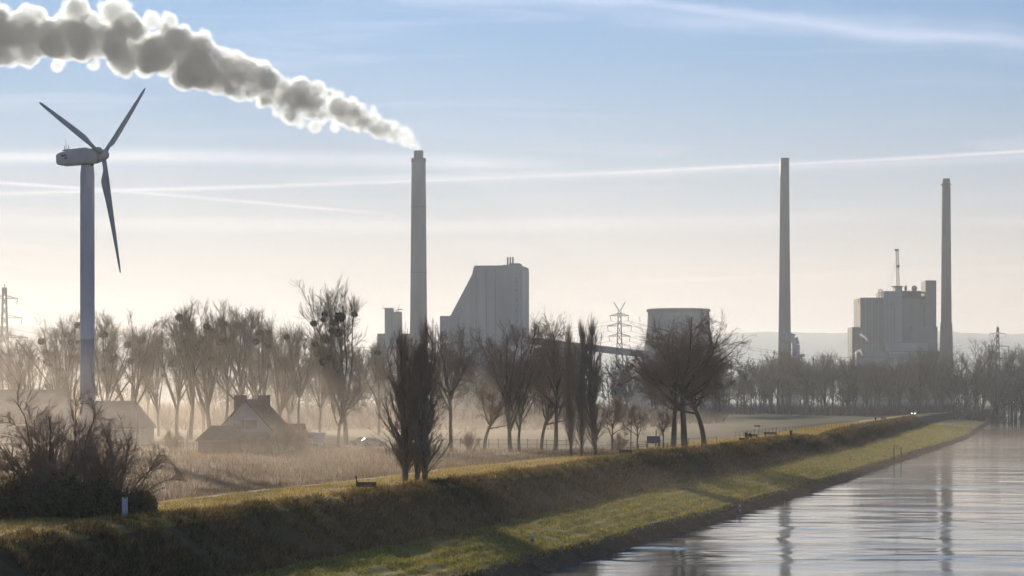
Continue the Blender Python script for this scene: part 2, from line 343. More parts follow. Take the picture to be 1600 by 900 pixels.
bp = N(t, 'ShaderNodeBump'); bp.inputs['Strength'].default_value = 1.0; bp.inputs['Distance'].default_value = 0.07; t.links.new(h, bp.inputs['Height']); t.links.new(bp.outputs[0], b.inputs['Normal'])
Ds = np.concatenate([np.linspace(20, 122, 10), 1 / np.linspace(1 / 128.0, 1 / 1000.0, 430), np.geomspace(1040, 9000, 26)]); ws = np.concatenate([np.linspace(0, 0.27, 215), np.linspace(0.3, 1.5, 8), [5.0, 40.0]])
Dg, Wg = np.meshgrid(Ds, ws, indexing='ij'); Wd = 186 + 0.03 * Dg; Xr = u_water(Dg) - 1.2 + 0.25 * Dg + Wd * np.tanh(Wg * Dg / Wd); stp = np.gradient(Ds)[:, None]
calm = np.clip((vnoise(Xr * 0.25, Dg, 26, 91) * 0.6 + vnoise(Xr * 0.3, Dg, 9, 92) * 0.5 - 0.30) * 2.2, 0.12, 1.0); Zr = np.zeros_like(Xr)
for lx, ly, am, sd in ((16, 7, 0.13, 93), (6.0, 2.8, 0.105, 94), (2.6, 1.3, 0.05, 95)): Zr += am * (vnoise(Xr / lx + 0.15 * Dg / ly, Dg / ly, 1.0, sd) - 0.5) * np.clip(1.6 - stp / ly * 1.6, 0, 1) * (calm if ly < 5 else 0.6)
nD_, nW_ = Xr.shape; i = (np.arange(nD_ - 1)[:, None] * nW_ + np.arange(nW_ - 1)[None, :]).ravel()
river = link('river', new_mesh('river', np.stack([Xr, Dg, Zr], -1).reshape(-1, 3), [np.stack([i, i + 1, i + nW_ + 1, i + nW_], 1)], True), wm); tag(river, kind='structure')

# hills beyond the plain
def hills(name, D, prof, depth):
    xs = np.arange(-400, 2001, 8.0); top = np.interp(xs, [p[0] for p in prof], [p[1] for p in prof]) + 1.5 * (vnoise(xs, xs * 0, 30, 41) - 0.5) + 1.2 * (vnoise(xs, xs * 0, 9, 42) - 0.5)
    V = []
    for q, (dd, s) in enumerate(((-depth, 0.0), (-depth * 0.6, 0.35), (-depth * 0.25, 0.82), (0, 1.0), (depth * 0.5, 0.6), (depth, 0.0))):
        Dq = D + dd; x = (xs - 800) / F * D; z = 2 + (CAMZ + (625 - top) / F * D - 2) * s * (1 if q == 3 else 0.92 + 0.16 * vnoise(xs, xs * 0 + q * 50, 60, 43)); V.append(np.stack([x, np.full_like(x, Dq), z], 1))
    n = len(xs); i = np.arange(n - 1); F4 = np.concatenate([np.stack([q * n + i, q * n + i + 1, (q + 1) * n + i + 1, (q + 1) * n + i], 1) for q in range(5)])
    return tag(link(name, new_mesh(name, np.concatenate(V), [F4], True), mat_hill), kind='structure')
hills('hills', 11000, [(-400, 500), (0, 509), (90, 512), (250, 521), (420, 540), (620, 548), (900, 548), (1000, 542), (1140, 521), (1200, 519), (1300, 521), (1340, 518), (1480, 517), (1560, 524), (1600, 521), (2000, 515)], 1500)

# ---------------------------------------------------------------- power station (about 2 km off)
S1 = 2000.0 / F                                     # metres per photo pixel at 2 km
def X(px, D): return (px - 800) / F * D
# tall smoking chimney
Dc = 2000.0; ch = thing('chimney', (X(654, Dc), Dc, 4), 'tallest pale concrete chimney with the smoke plume leaving its top', 'chimney')
H1 = Pz(248, Dc) - 4
MB().lathe([(8.2, 0), (7.7, 60), (7.1, 120), (6.6, 180), (6.25, H1)], 40).build('shaft', mat_conc, ch, True)
MB().lathe([(6.5, H1 - 3.2), (6.5, H1 + 0.3)], 40).build('rim', mat_conc_dark, ch, True)
MB().lathe([(4.2, H1 - 1), (4.2, H1 + 7.0), (3.8, H1 + 7.0), (3.8, H1 + 2)], 32, cap=False).build('flue', mat_conc_dark, ch, True)
for z in (60, 120, 178): MB().lathe([(8.0 - z * 0.0088, z), (8.6 - z * 0.0088, z), (8.6 - z * 0.0088, z + 0.5), (8.0 - z * 0.0088, z + 0.5)], 40, cap=False).build('gallery', mat_conc_dark, ch)
# second and third chimney
Dc2 = 2050.0; c2 = thing('chimney', (X(1226, Dc2), Dc2, 4), 'slim flat-topped dark chimney with a bent duct at its foot', 'chimney'); H2 = Pz(248, Dc2) - 4
MB().lathe([(6.9, 0), (6.2, 30), (5.4, 80), (4.6, 150), (4.0, H2)], 36).build('shaft', mat_conc_dark, c2, True)
MB().lathe([(4.12, H2 - 24), (4.12, H2 + 0.6), (3.4, H2 + 0.6), (3.4, H2 - 3)], 36, cap=False).build('cap_band', mat_clad3, c2, True)
mb = MB(); p = [(-1.5, -6, 62), (3, -7, 66), (7.5, -7.5, 64), (9.3, -7.5, 58), (9.3, -7.5, 0)]
for a_, b_ in zip(p[:-1], p[1:]): mb.bar(a_, b_, 3.4, n=14)
mb.build('duct', mat_clad2, c2, True)
MB().bar((10, -7.5, 48), (15.5, -7.5, 48), 1.0, n=10).lathe([(1.6, 47), (1.6, 49.5)], 12, 15.5, -7.5).build('valve', mat_clad3, c2)
Dc3 = 2100.0; c3 = thing('chimney', (X(1478.5, Dc3), Dc3, 4), 'shorter chimney with a collar ring, beside the cluster of boiler blocks', 'chimney'); H3 = Pz(279, Dc3) - 4
MB().lathe([(6.6, 0), (6.0, 60), (5.5, 79), (5.0, 80), (4.4, 140), (3.9, H3 - 8)], 36).build('shaft', mat_conc_dark, c3, True)
MB().lathe([(3.5, H3 - 8), (3.5, H3 - 0.8), (3.0, H3)], 32).build('flue', mat_clad3, c3, True)
MB().lathe([(3.9, H3 - 6.5), (5.0, H3 - 6.3), (5.0, H3 - 5.2), (3.9, H3 - 5.0)], 32, cap=False).build('collar', mat_clad3, c3)
# slant-sided boiler house
Db = 2000.0; bh = thing('boiler_house', (X(811, Db), Db - 20, 4), 'huge windowless boiler house with a long slanted flank, beside the smoking chimney', 'building', rz=R(-10))
k = S1 / math.cos(R(10)); q = lambda px, py: ((px - 811) * k, Pz(py, Db) - 4)
dp = 50.0
MB().prism([(0, 0), q(811, 416), q(740, 419), q(740, 431), (q(736, 434)[0], q(736, 434)[1]), q(704, 494), (q(704, 494)[0], 0)][::-1], 0, dp).build('boiler_hall', mat_clad, bh)
MB().box(q(687, 0)[0], q(704.2, 0)[0], 2, dp - 2, 0, q(0, 494)[1]).build('annex', mat_clad, bh)
z0 = q(0, 416)[1]
MB().box(q(741, 0)[0], q(792, 0)[0], 0.6, dp - 0.6, z0 - 1.5, z0 - 0.2).box(q(795, 0)[0], q(810, 0)[0], 1.0, 18, z0 - 0.1, z0 + 1.6).build('parapet', mat_clad3, bh)
MB().box(q(786, 0)[0], 0.5, -1.4, 14, 0, z0 + 0.2).build('stair_tower', mat_clad, bh)
MB().box(0.3, 1.4, 6, 44, 0, z0 - 2.4).build('lit_side_panel', mat_clad2, bh)  # right face in paler cladding: the light on that side is put into its colour
for px in (791.5, 795.5, 799.5): MB().lathe([(0.75, z0), (0.75, z0 + 7.2), (0.55, z0 + 7.4)], 12, q(px, 0)[0], 6).build('roof_pipe', mat_clad3, bh, True)
for py in (437, 442, 455, 470, 487, 503): MB().box(q(806.5, 0)[0], q(808, 0)[0], -1.55, -1.3, q(0, py)[1] - 0.7, q(0, py)[1] + 0.7).build('window', mat_glass, bh)
for px in (744, 760, 774): MB().box(q(px, 0)[0], q(px, 0)[0] + 0.5, -0.35, 0.1, 0, z0 - 2.2).build('seam', mat_clad3, bh)
MB().box(q(735, 0)[0], q(738, 0)[0], 4, 10, q(0, 433)[1] - 1.5, q(0, 433)[1] + 1.2).build('vent', mat_clad3, bh)
# silo block
Dsi = 2050.0; si = thing('silo_block', (X(614, Dsi), Dsi, 4), 'pair of grey silo towers with roof cranes left of the tallest chimney', 'building'); s2 = Dsi / F; qz = lambda py: Pz(py, Dsi) - 4
MB().box(-13 * s2, 0, 0, 16, 0, qz(481)).build('silo', mat_clad, si); MB().box(0.05, 13 * s2, 1, 17, 0, qz(487)).build('silo', mat_clad2, si)
MB().box(-25 * s2, 27 * s2, 4, 40, 0, qz(521)).build('bunker_hall', mat_clad3, si)
for k_ in range(5): MB().box(-12.5 * s2 + k_ * 2.9, -12.2 * s2 + k_ * 2.9, -0.25, 0.05, 0, qz(482)).build('rib', mat_clad3, si)
zt = qz(481); MB().bar((-8, 4, zt), (-10, 4, zt + 3), 0.2).build('roof_crane', mat_steel, si); MB().bar((3, 4, qz(487)), (6, 4, qz(476)), 0.25).build('roof_crane', mat_steel, si); MB().bar((-13 * s2 - 3, 4, zt - 0.4), (-13 * s2, 4, zt - 0.4), 0.3).build('outrigger', mat_steel, si)
mb = MB()
for xx in (2.5, 5.0): mb.bar((xx, 5, qz(487)), (xx, 5, qz(483)), 0.35)
mb.box(4, 13 * s2 + 1, 3, 9, qz(483.5), qz(482.4)).build('gantry', mat_steel, si)
# cooling tower
Dt = 2000.0; ct = thing('cooling_tower', (X(1060, Dt), Dt, 4), 'squat hyperbolic cooling tower behind the broad bare tree', 'cooling tower'); Ht = Pz(484, Dt) - 4
prof = []
for z in np.linspace(0, Ht, 18):
    r = 27.2 * math.sqrt(1 + ((z - Ht * 0.97) / 62.0) ** 2); prof.append((r, z))
MB().lathe(prof + [(prof[-1][0] + 0.7, Ht - 0.9), (prof[-1][0] + 0.7, Ht + 0.5), (prof[-1][0] - 0.7, Ht + 0.5), (prof[-1][0] - 0.7, Ht - 2)] + [(r - 0.8, z) for r, z in prof[::-1]], 72, cap=False).build('shell', mat_conc, ct, True)
MB().lathe([(prof[-1][0] + 0.8, Ht - 1.8), (prof[-1][0] + 1.1, Ht - 1.6), (prof[-1][0] + 1.1, Ht - 0.4), (prof[-1][0] + 0.8, Ht - 0.2)], 72, cap=False).build('rim', mat_conc_dark, ct)
# inclined conveyor bridge
Dv = 1850.0; cv = thing('conveyor_bridge', (X(826, Dv), Dv, 4), 'long covered conveyor bridge sloping down from the boiler house behind the trees', 'conveyor')
pa = (0, 0, Pz(533, Dv) - 4); pb = (X(1010, Dv) - X(826, Dv), -30, Pz(556, Dv) - 4)
def gallery(mb, a_, b_, w, h):
    a_, b_ = np.array(a_), np.array(b_); V = []
    for p_ in (a_, b_):
        for dy, dz in ((-w, -h), (w, -h), (w, h), (0, h * 1.35), (-w, h)): V.append(p_ + (0, dy, dz))
    return mb.add(V, [(i_, (i_ + 1) % 5, 5 + (i_ + 1) % 5, 5 + i_) for i_ in range(5)], [(0, 2, 1), (0, 3, 2), (0, 4, 3), (5, 6, 7), (5, 7, 8), (5, 8, 9)])
gallery(MB(), pa, pb, 2.2, 2.4).build('gallery', mat_clad3, cv)
for t_ in (0.12, 0.36, 0.6, 0.82):
    p_ = np.array(pa) * (1 - t_) + np.array(pb) * t_
    MB().bar((p_[0] - 3, p_[1], 0), (p_[0], p_[1], p_[2] - 2.3), 0.4).bar((p_[0] + 3, p_[1], 0), (p_[0], p_[1], p_[2] - 2.3), 0.4).build('trestle', mat_steel, cv)
MB().box(4, 46, 6, 30, 0, Pz(543, Dv) - 4).build('transfer_hall', mat_white, cv)
# boiler cluster with the crane mast, far right
Dp = 2050.0; s3 = Dp / F; pl = thing('power_station', (X(1397, Dp), Dp, 4), 'cluster of grey boiler blocks with a crane mast on the roof', 'power station')
zx = lambda px: (px - 1397) * s3; zz = lambda py: Pz(py, Dp) - 4
def blk(name, x0, x1, py, y0, y1, mat, z0=0): return MB().box(zx(x0), zx(x1), y0, y1, z0, zz(py)).build(name, mat, pl)
blk('coal_bunker', 1332, 1344.2, 511, 2, 30, mat_clad3); blk('boiler_block', 1344.3, 1380, 465, 0, 40, mat_clad3); blk('boiler_block', 1380.1, 1397, 455, -3, 42, mat_clad)
blk('boiler_block', 1408, 1439, 454.5, -2, 42, mat_clad3); blk('lift_tower', 1397.1, 1407.9, 449, -6, 8, mat_clad); blk('stair_tower', 1446, 1463, 438, 0, 22, mat_clad3)
blk('turbine_hall', 1380, 1446, 536, -12, -3.1, mat_clad); blk('filter_house', 1423, 1462, 511, -9, -0.1, mat_clad3); blk('workshop', 1333, 1462, 549, -20, -12.1, mat_clad3)
MB().lathe([(4.2, zz(449) + 0.02), (5.6, zz(448) + 0.3), (5.6, zz(447)), (2.0, zz(446.5))], 8, zx(1402.5), 1).build('lift_head', mat_clad3, pl)
mb = MB(); m0 = np.array([zx(1403.5), 1, zz(447)]); m1 = np.array([zx(1402), 1, zz(391)]); w_ = 1.05
for k_ in range(14):
    a_ = m0 + (m1 - m0) * k_ / 14; b_ = m0 + (m1 - m0) * (k_ + 1) / 14; cs = [(-w_, -w_, 0), (w_, -w_, 0), (w_, w_, 0), (-w_, w_, 0)]
    for i_ in range(4):
        mb.bar(a_ + cs[i_], b_ + cs[i_], 0.2); mb.bar(a_ + cs[i_], b_ + cs[(i_ + 1) % 4], 0.14); mb.bar(b_ + cs[i_], b_ + cs[(i_ + 1) % 4], 0.14)
mb.build('crane_mast', mat_steel, pl)
MB().box(m1[0] - 2.4, m1[0] + 1.6, 0, 2, m1[2] - 0.6, m1[2] + 1.2).build('crane_head', mat_steel, pl)
MB().box(m0[0] - 1.6, m0[0] + 1.2, -0.5, 2.5, m0[2] + 17, m0[2] + 19).build('crane_cabin', mat_steel, pl)
MB().bar((m1[0], 1, m1[2] - 6), (zx(1386), 1, zz(455)), 0.09).build('guy_wire', mat_cable, pl); MB().bar((m1[0], 1, m1[2] - 10), (zx(1390), 1, zz(455)), 0.09).build('guy_wire', mat_cable, pl); MB().bar((m1[0], 1, m1[2] - 6), (zx(1420), 1, zz(454)), 0.07).build('guy_wire', mat_cable, pl)
mb = MB()
for xx in (1374.5, 1379.2):
    for yy in (2, 8): mb.bar((zx(xx), yy, zz(465)), (zx(xx), yy, zz(452)), 0.3)
for py in (452.2, 456, 460):
    mb.bar((zx(1374), 2, zz(py)), (zx(1380), 2, zz(py)), 0.28); mb.bar((zx(1374), 8, zz(py)), (zx(1380), 8, zz(py)), 0.28); mb.bar((zx(1374.5), 1.8, zz(py)), (zx(1374.5), 8.2, zz(py)), 0.24)
mb.build('steel_frame', mat_steel, pl)
for px, r_ in ((1431, 2.6), (1417.5, 1.3)): MB().lathe([(r_ * 0.7, zz(454.6)), (r_, zz(450.5)), (r_, zz(448)), (r_ * 0.5, zz(445.8)), (0.2, zz(445.2))], 14, zx(px), 8).build('roof_vent', mat_clad3, pl, True)
for py in (455.5, 465.5): MB().box(zx(1439), zx(1446), 4, 12, zz(py) - 1.1, zz(py) + 0.2).build('link_bridge', mat_steel, pl)
MB().box(zx(1439), zx(1446), 4, 12, 0, zz(479)).build('link_block', mat_clad3, pl); MB().box(zx(1442.5), zx(1446), 4, 12, zz(478.8), zz(471)).build('link_block', mat_clad3, pl)
MB().box(zx(1408.2), zx(1439), -2.3, -2.05, zz(466.5), zz(456)).build('louvre_band', mat_dark, pl)
MB().bar((zx(1452), 4, zz(438)), (zx(1452), 4, zz(434)), 0.15).build('aerial', mat_steel, pl); MB().bar((zx(1343), 4, zz(467)), (zx(1342.5), 4, zz(474)), 0.4).build('downpipe', mat_steel, pl); MB().bar((zx(1341), 6, zz(511)), (zx(1341), 6, zz(508)), 0.2).build('aerial', mat_steel, pl)
for k_, px in enumerate((1384, 1388, 1390.5, 1393, 1395.5, 1398, 1400.5, 1403, 1405.5, 1410)): MB().box(zx(px), zx(px) + (1.2 if k_ in (0, 9) else 1.3), -20.2, -19.95, zz(553.5), zz(551)).build('window', mat_white, pl)  # pale panes, here and below: reflected light put into the white colour
for px in (1406.5, 1409.2): MB().box(zx(px), zx(px) + 1.1, -20.2, -19.95, zz(566), zz(562)).build('window', mat_white, pl)
MB().box(zx(1397.5), zx(1408), -6.2, -5.95, zz(536), zz(535)).build('flashing', mat_clad3, pl); MB().box(zx(1384), zx(1446), -3.25, -3.05, zz(476), zz(475.2)).build('flashing', mat_clad3, pl)
for px in (1352, 1362, 1372): MB().box(zx(px), zx(px) + 0.5, -0.3, 0.05, 0, zz(466)).build('seam', mat_clad, pl)
for px in (1386, 1391): MB().box(zx(px), zx(px) + 0.4, -3.3, -2.95, 0, zz(456)).build('seam', mat_clad3, pl)

# pylons and lines
def pylon(D, px, ptop, label, vtop, width=7.0):
    base = G(px, D); Hh = Pz(ptop, D) - base.z; o = thing('electricity_pylon', base, label, 'pylon', 'lattice electricity pylons'); body = 0.915 * Hh if vtop else 0.97 * Hh
    hw = lambda z: max(0.55, (width / 2) * (1 - z / body) ** 1.35 + 0.75 * (z / body)); zs = list(np.linspace(0, body, 15)); mb = MB(); rr = 0.11 + 0.00004 * D
    for a_, b_ in zip(zs[:-1], zs[1:]):
        ca = [(sx * hw(a_), sy * hw(a_), a_) for sx, sy in ((-1, -1), (1, -1), (1, 1), (-1, 1))]; cb = [(sx * hw(b_), sy * hw(b_), b_) for sx, sy in ((-1, -1), (1, -1), (1, 1), (-1, 1))]
        for i_ in range(4):
            j_ = (i_ + 1) % 4; mb.bar(ca[i_], cb[i_], rr * 1.4); mb.bar(ca[i_], cb[j_], rr); mb.bar(ca[j_], cb[i_], rr)
    mb.build('lattice_mast', mat_steel, o)
    arms = []
    for fz, fw in ((0.70, 0.082), (0.79, 0.094), (0.88, 0.072)) if vtop else ((0.60, 0.15), (0.745, 0.115), (0.89, 0.085)):
        z_, w_ = fz * Hh, fw * Hh * 1.15; mb = MB()
        for sx in (-1, 1):
            mb.bar((sx * hw(z_), 0, z_ + 1.3), (sx * w_, 0, z_), rr * 1.1); mb.bar((sx * hw(z_), 0, z_), (sx * w_, 0, z_), rr * 1.3)
            for t_ in (0.3, 0.6): mb.bar((sx * (hw(z_) + (w_ - hw(z_)) * t_), 0, z_), (sx * (hw(z_) + (w_ - hw(z_)) * (t_ - 0.2)), 0, z_ + 1.3 * (1.2 - t_)), rr * 0.8)
        mb.bar((-hw(z_), 0, z_ + 1.3), (hw(z_), 0, z_ + 1.3), rr); ca = mb.build('crossarm', mat_steel, o)
        for sx in (-1, 1): MB().bar((sx * w_, 0, z_), (sx * (w_ - 0.5), 0, z_ - 2.6), rr * 1.1).build('insulator', mat_steel, ca); arms.append((base.x + sx * (w_ - 0.5), base.y, base.z + z_ - 2.6))
    mb = MB()
    if vtop:
        for sx in (-1, 1): mb.bar((0, 0, body), (sx * 0.05 * Hh, 0, Hh), rr * 1.7)
    else: mb.bar((0, 0, body - 1), (0, 0, Hh), rr * 1.3)
    mb.build('earth_wire_peak', mat_steel, o); return arms
A1 = pylon(1150, 968, 472, 'lattice pylon with a V-shaped top beside the cooling tower', True)
A2 = pylon(980, 7, 443, 'faint lattice pylon cut by the picture edge left of the wind turbine', False)
A3 = pylon(1900, 1559, 507, 'small distant lattice pylon above the wood near the river', False)
def wire(name, label, p_, q_, sag, r_):
    t_ = np.linspace(0, 1, 22)[:, None]; P_ = np.array(p_) * (1 - t_) + np.array(q_) * t_; P_[:, 2] -= 4 * sag * (t_ * (1 - t_))[:, 0]
    return tag(MB().path(P_, r_, 4).build(name, mat_cable), label, 'power line', 'wires between the pylons')
for a_, b_ in zip(A1, A2): wire('power_line', 'thin sagging wire between the left pylon and the V-topped pylon', a_, b_, 16, 0.05)
for a_, b_ in zip(A1, A3): wire('power_line', 'thin sagging wire between the V-topped pylon and the far right pylon', a_, b_, 18, 0.06)

# ---------------------------------------------------------------- smoke and steam: closed billowing hulls filled with an even volume
import openvdb
def billow(axis, vox, seed, top_bias=0.6, levels=3, fan=(11, 7, 5), core=4, iso=(0.0,), size=(0.24, 0.54)):
    """axis: list of (x, y, z, r). Union of ever smaller puffs on a drifting core -> one closed mesh"""
    g = np.random.default_rng(seed); ax = np.array(axis, float); seg = np.linalg.norm(np.diff(ax[:, :3], axis=0), axis=1); s = np.concatenate([[0], np.cumsum(seg)]); S = []; t = 0.0
    while t < s[-1]:
        c = np.array([np.interp(t, s, ax[:, i]) for i in range(4)]); r = c[3]
        S.append((*(c[:3] + g.normal(0, 0.16, 3) * r), r * g.uniform(0.30, 0.50)))
        for _ in range(core):
            d0 = g.normal(0, 1, 3); d0 /= np.linalg.norm(d0); rad_ = g.uniform(0, 1) ** 0.6; q = r * g.uniform(*size) * (1.15 - 0.40 * rad_); S.append((*(c[:3] + d0 * rad_ * 0.86 * (r - q * 0.6) * (1, 1.1, 1)), q))
        t += r * g.uniform(0.30, 0.55)
    lev = np.array(S); out = [lev]
    for L_ in range(levels):
        n = fan[L_]; P_ = np.repeat(lev, n, 0); d = g.normal(0, 1, (len(P_), 3)); d[:, 2] += top_bias * (0.6 if L_ == 0 else 0.25); d /= np.linalg.norm(d, axis=1)[:, None]
        low = d[:, 2] < -0.25; r = P_[:, 3] * g.uniform(0.26, 0.52, len(P_)) * np.where(low, 0.75, 1.0)
        ch_ = np.concatenate([P_[:, :3] + d * (P_[:, 3] * g.uniform(0.82, 1.02, len(P_)))[:, None], r[:, None]], 1); ch_ = ch_[ch_[:, 3] > vox * 0.9]
        out.append(ch_); lev = ch_
    A = np.concatenate(out); lo = (A[:, :3] - A[:, 3:]).min(0) - 3 * vox; hi = (A[:, :3] + A[:, 3:]).max(0) + 3 * vox; n = np.ceil((hi - lo) / vox).astype(int) + 1
    sdf = np.full(n, 3 * vox, np.float32); axs = [lo[i] + np.arange(n[i]) * vox for i in range(3)]
    for x, y, z, r in A:
        a = np.maximum(((np.array((x, y, z)) - r - 3 * vox - lo) / vox).astype(int), 0); b = np.minimum(((np.array((x, y, z)) + r + 3 * vox - lo) / vox).astype(int) + 2, n)
        d = np.sqrt((axs[0][a[0]:b[0], None, None] - x) ** 2 + (axs[1][None, a[1]:b[1], None] - y) ** 2 + (axs[2][None, None, a[2]:b[2]] - z) ** 2) - r
        v = sdf[a[0]:b[0], a[1]:b[1], a[2]:b[2]]; np.minimum(v, d, out=v)
    np.clip(sdf, -3 * vox, 3 * vox, out=sdf)
    gr = openvdb.FloatGrid(3 * vox); gr.copyFromArray(np.ascontiguousarray(sdf)); res = []
    for lv in iso:
        pts, quads = gr.convertToQuads(lv); res += [np.asarray(pts) * vox + lo, np.asarray(quads)]
    return res
pts_px = [(653, 233, 7), (650, 226, 10), (641, 220, 15), (625, 213, 20), (600, 203, 25), (570, 189, 31), (540, 176, 37), (500, 166, 42), (460, 150, 47), (420, 138, 50), (380, 122, 49), (340, 110, 54), (300, 95, 64), (250, 78, 74), (200, 64, 80), (150, 60, 79), (100, 60, 72), (50, 55, 68), (0, 50, 68), (-60, 44, 72), (-130, 36, 78)]
axis = [(X(a, 2000), 2000 + (653 - a) * 0.05, Pz(b_, 2000), r_ * S1 * 1.08) for a, b_, r_ in pts_px]
V, Q, V2, Q2 = billow(axis, 1.15, 17, 0.5, 3, (7, 6, 5), 11, (-0.8, 0.9), (0.12, 0.34))
plume = link('smoke_plume', new_mesh('smoke_plume', V, [Q], True), volume_mat('smoke', 0.10, (0.70, 0.85, 1.0), 0.58))
tag(plume, 'great billowing white and grey smoke plume drifting left from the tallest chimney', 'smoke', kind='stuff')
steam = volume_mat('steam', 0.16, (0.99, 0.985, 0.98), 0.6); 
tag(link('smoke_veil', new_mesh('smoke_veil', V2, [Q2], True), volume_mat('smoke_veil', 0.03, (0.92, 0.965, 1.0), 0.55)), 'thin torn smoke veiling the edges of the great plume', 'smoke', kind='stuff')
wisp = volume_mat('thin_steam', 0.016, (0.99, 0.985, 0.98), 0.6)
def puff(label, mat, D, pts, seed, vox=0.8):
    ax = [(X(a, D), D, Pz(b_, D), r_ * D / F * 0.75) for a, b_, r_ in pts]; V, Q = billow(ax, vox, seed, 0.3, 2, (9, 6))
    return tag(link('steam_puff', new_mesh('steam_puff', V, [Q], True), mat), label, 'steam', kind='stuff')
puff('bright steam puff low beside the boiler cluster', steam, 2010, [(1349, 557, 1.5), (1346, 552, 4), (1343, 547, 5), (1337, 551, 3.5), (1328, 555, 2.5), (1318, 556, 2)], 3)
puff('small steam puff in front of the boiler cluster, above another', steam, 2010, [(1355, 536, 1.5), (1354, 530, 4), (1349, 525, 4.5), (1342, 523, 3), (1348, 519, 2)], 4)
puff('thin steam trailing left from the roof pipes of the boiler house', wisp, 1995, [(789, 406, 1.5), (784, 403, 4), (775, 403, 6), (764, 405, 5), (754, 408, 4)], 6)
puff('thin steam veiling the foot of the tallest chimney', wisp, 1960, [(640, 548, 8), (652, 534, 13), (662, 523, 12), (672, 535, 12), (690, 540, 12), (700, 530, 8)], 8)
puff('wisp of steam across the roof of the boiler cluster', wisp, 2010, [(1440, 456, 2), (1433, 459, 4), (1426, 462, 3), (1448, 461, 3), (1456, 464, 3)], 9)

# ---------------------------------------------------------------- wind turbine
Dw = 378.0; wb = G(136.5, Dw); mpp = Dw / F
tb = thing('wind_turbine', wb, 'three-bladed grey wind turbine standing behind the bare shrubs', 'wind turbine')
zr = lambda py: Pz(py, Dw) - wb.z
MB().lathe([(1.22, -0.5), (1.19, zr(531))], 40).build('lower_tower', mat_tower_low, tb, True)
MB().lathe([(1.24, zr(531)), (1.24, zr(530)), (1.215, zr(529.7)), (1.20, zr(400)), (1.18, zr(272)), (1.12, zr(267)), (1.05, zr(262)), (1.03, zr(257))], 40).build('tower', mat_tower, tb, True)
MB().lathe([(1.26, zr(531.5)), (1.28, zr(530.9)), (1.26, zr(530.4))], 40, cap=False).build('flange', mat_tower_low, tb)
MB().box(-0.5, 0.5, -1.3, -1.1, 0, 2.2).build('door', mat_steel, tb)
phi = R(20.8); tilt = R(2.9)
a_ax = Vector((math.cos(phi) * math.cos(tilt), -math.sin(phi) * math.cos(tilt), math.sin(tilt)))
e1 = Vector((math.sin(phi), math.cos(phi), 0)); e2 = e1.cross(-a_ax).normalized()
if e2.z < 0: e2 = -e2
hub = Vector((X(160.5, Dw) - wb.x, -1.2, zr(243.5)))
def fr(c, ax_, ay_, az_): return Matrix(((ax_.x, ay_.x, az_.x, c.x), (ax_.y, ay_.y, az_.y, c.y), (ax_.z, ay_.z, az_.z, c.z), (0, 0, 0, 1)))
nac = MB()                                          # nacelle along -x of its own frame, x = shaft
prof = [(-0.35, 0.95, 1.25, 0.15), (-1.2, 1.25, 1.25, 0.0), (-4.0, 1.3, 1.28, 0.0), (-6.6, 1.25, 1.18, -0.05), (-7.5, 1.0, 0.95, -0.05), (-7.7, 0.85, 0.8, -0.05)]
V = []; seg = 16
for x_, hw_, hh_, zc in prof:
    for k_ in range(seg):
        an = 2 * math.pi * (k_ + 0.5) / seg; c_, s_ = math.cos(an), math.sin(an); sq = lambda v: math.copysign(abs(v) ** 0.38, v); V.append((x_ * 1.07, hw_ * sq(c_), zc + hh_ * sq(s_)))
n_ = len(prof); i = np.arange(seg); j = (i + 1) % seg
nac.add(V, np.concatenate([np.stack([q_ * seg + i, q_ * seg + j, (q_ + 1) * seg + j, (q_ + 1) * seg + i], 1) for q_ in range(n_ - 1)]), np.vstack([[(0, k_ + 1, k_) for k_ in range(1, seg - 1)], [((n_ - 1) * seg, (n_ - 1) * seg + k_, (n_ - 1) * seg + k_ + 1) for k_ in range(1, seg - 1)]]))
no = nac.build('nacelle', mat_nacelle, tb); nm = fr(hub, a_ax, e1, e2); no.matrix_local = nm
MB().box(-7.0, -2.4, -0.8, 0.8, 1.2, 1.42).build('roof_hatch', mat_nacelle, no)
MB().bar((-6.7, 0, 1.1), (-6.7, 0, 3.3), 0.035).bar((-7.0, 0, 1.6), (-6.2, 0, 1.6), 0.04).bar((-7.0, 0, 1.6), (-7.0, 0, 2.2), 0.06).bar((-6.2, 0, 1.6), (-6.2, 0, 2.2), 0.06).build('wind_vane', mat_steel, no)
for k_, (x0, x1, z_) in enumerate(((-6.9, -6.55, .36), (-6.5, -6.2, .36), (-6.15, -5.9, .36), (-6.35, -6.1, -.12), (-6.05, -5.75, -.12))):
    MB().box(x0, x1, -1.335, -1.29, z_ - 0.13, z_ + 0.13).build('lettering', mat_letter, no)
MB().lathe([(1.05, zr(258.5)), (1.12, zr(257)), (1.12, zr(255))], 24).build('yaw_bearing', mat_steel, tb)
MB().box(0.4, 1.0, -0.7, 0.1, zr(259.5), zr(257)).build('yaw_drive', mat_dark, tb)
hb = MB().lathe([(0.85, -0.4), (0.95, 0.0), (0.92, 0.6), (0.7, 1.05), (0.35, 1.3), (0.05, 1.38)], 24).build('hub', mat_nacelle, tb, True); hb.matrix_local = fr(hub, e1, e2, a_ax)
sec = [(0.6, .38, .38, 0.0, 40), (1.6, .38, .38, 0.0, 40), (2.6, .42, .34, 0.02, 32), (4.2, .86, .22, .36, 24), (5.0, .88, .19, .38, 20), (8, .74, .15, .26, 13), (12, .58, .11, .14, 8), (16, .42, .08, .04, 4), (18.8, .30, .05, -.02, 2), (19.6, .20, .035, -.04, 1), (19.9, .06, .02, -.06, 0)]
V = []; seg = 18
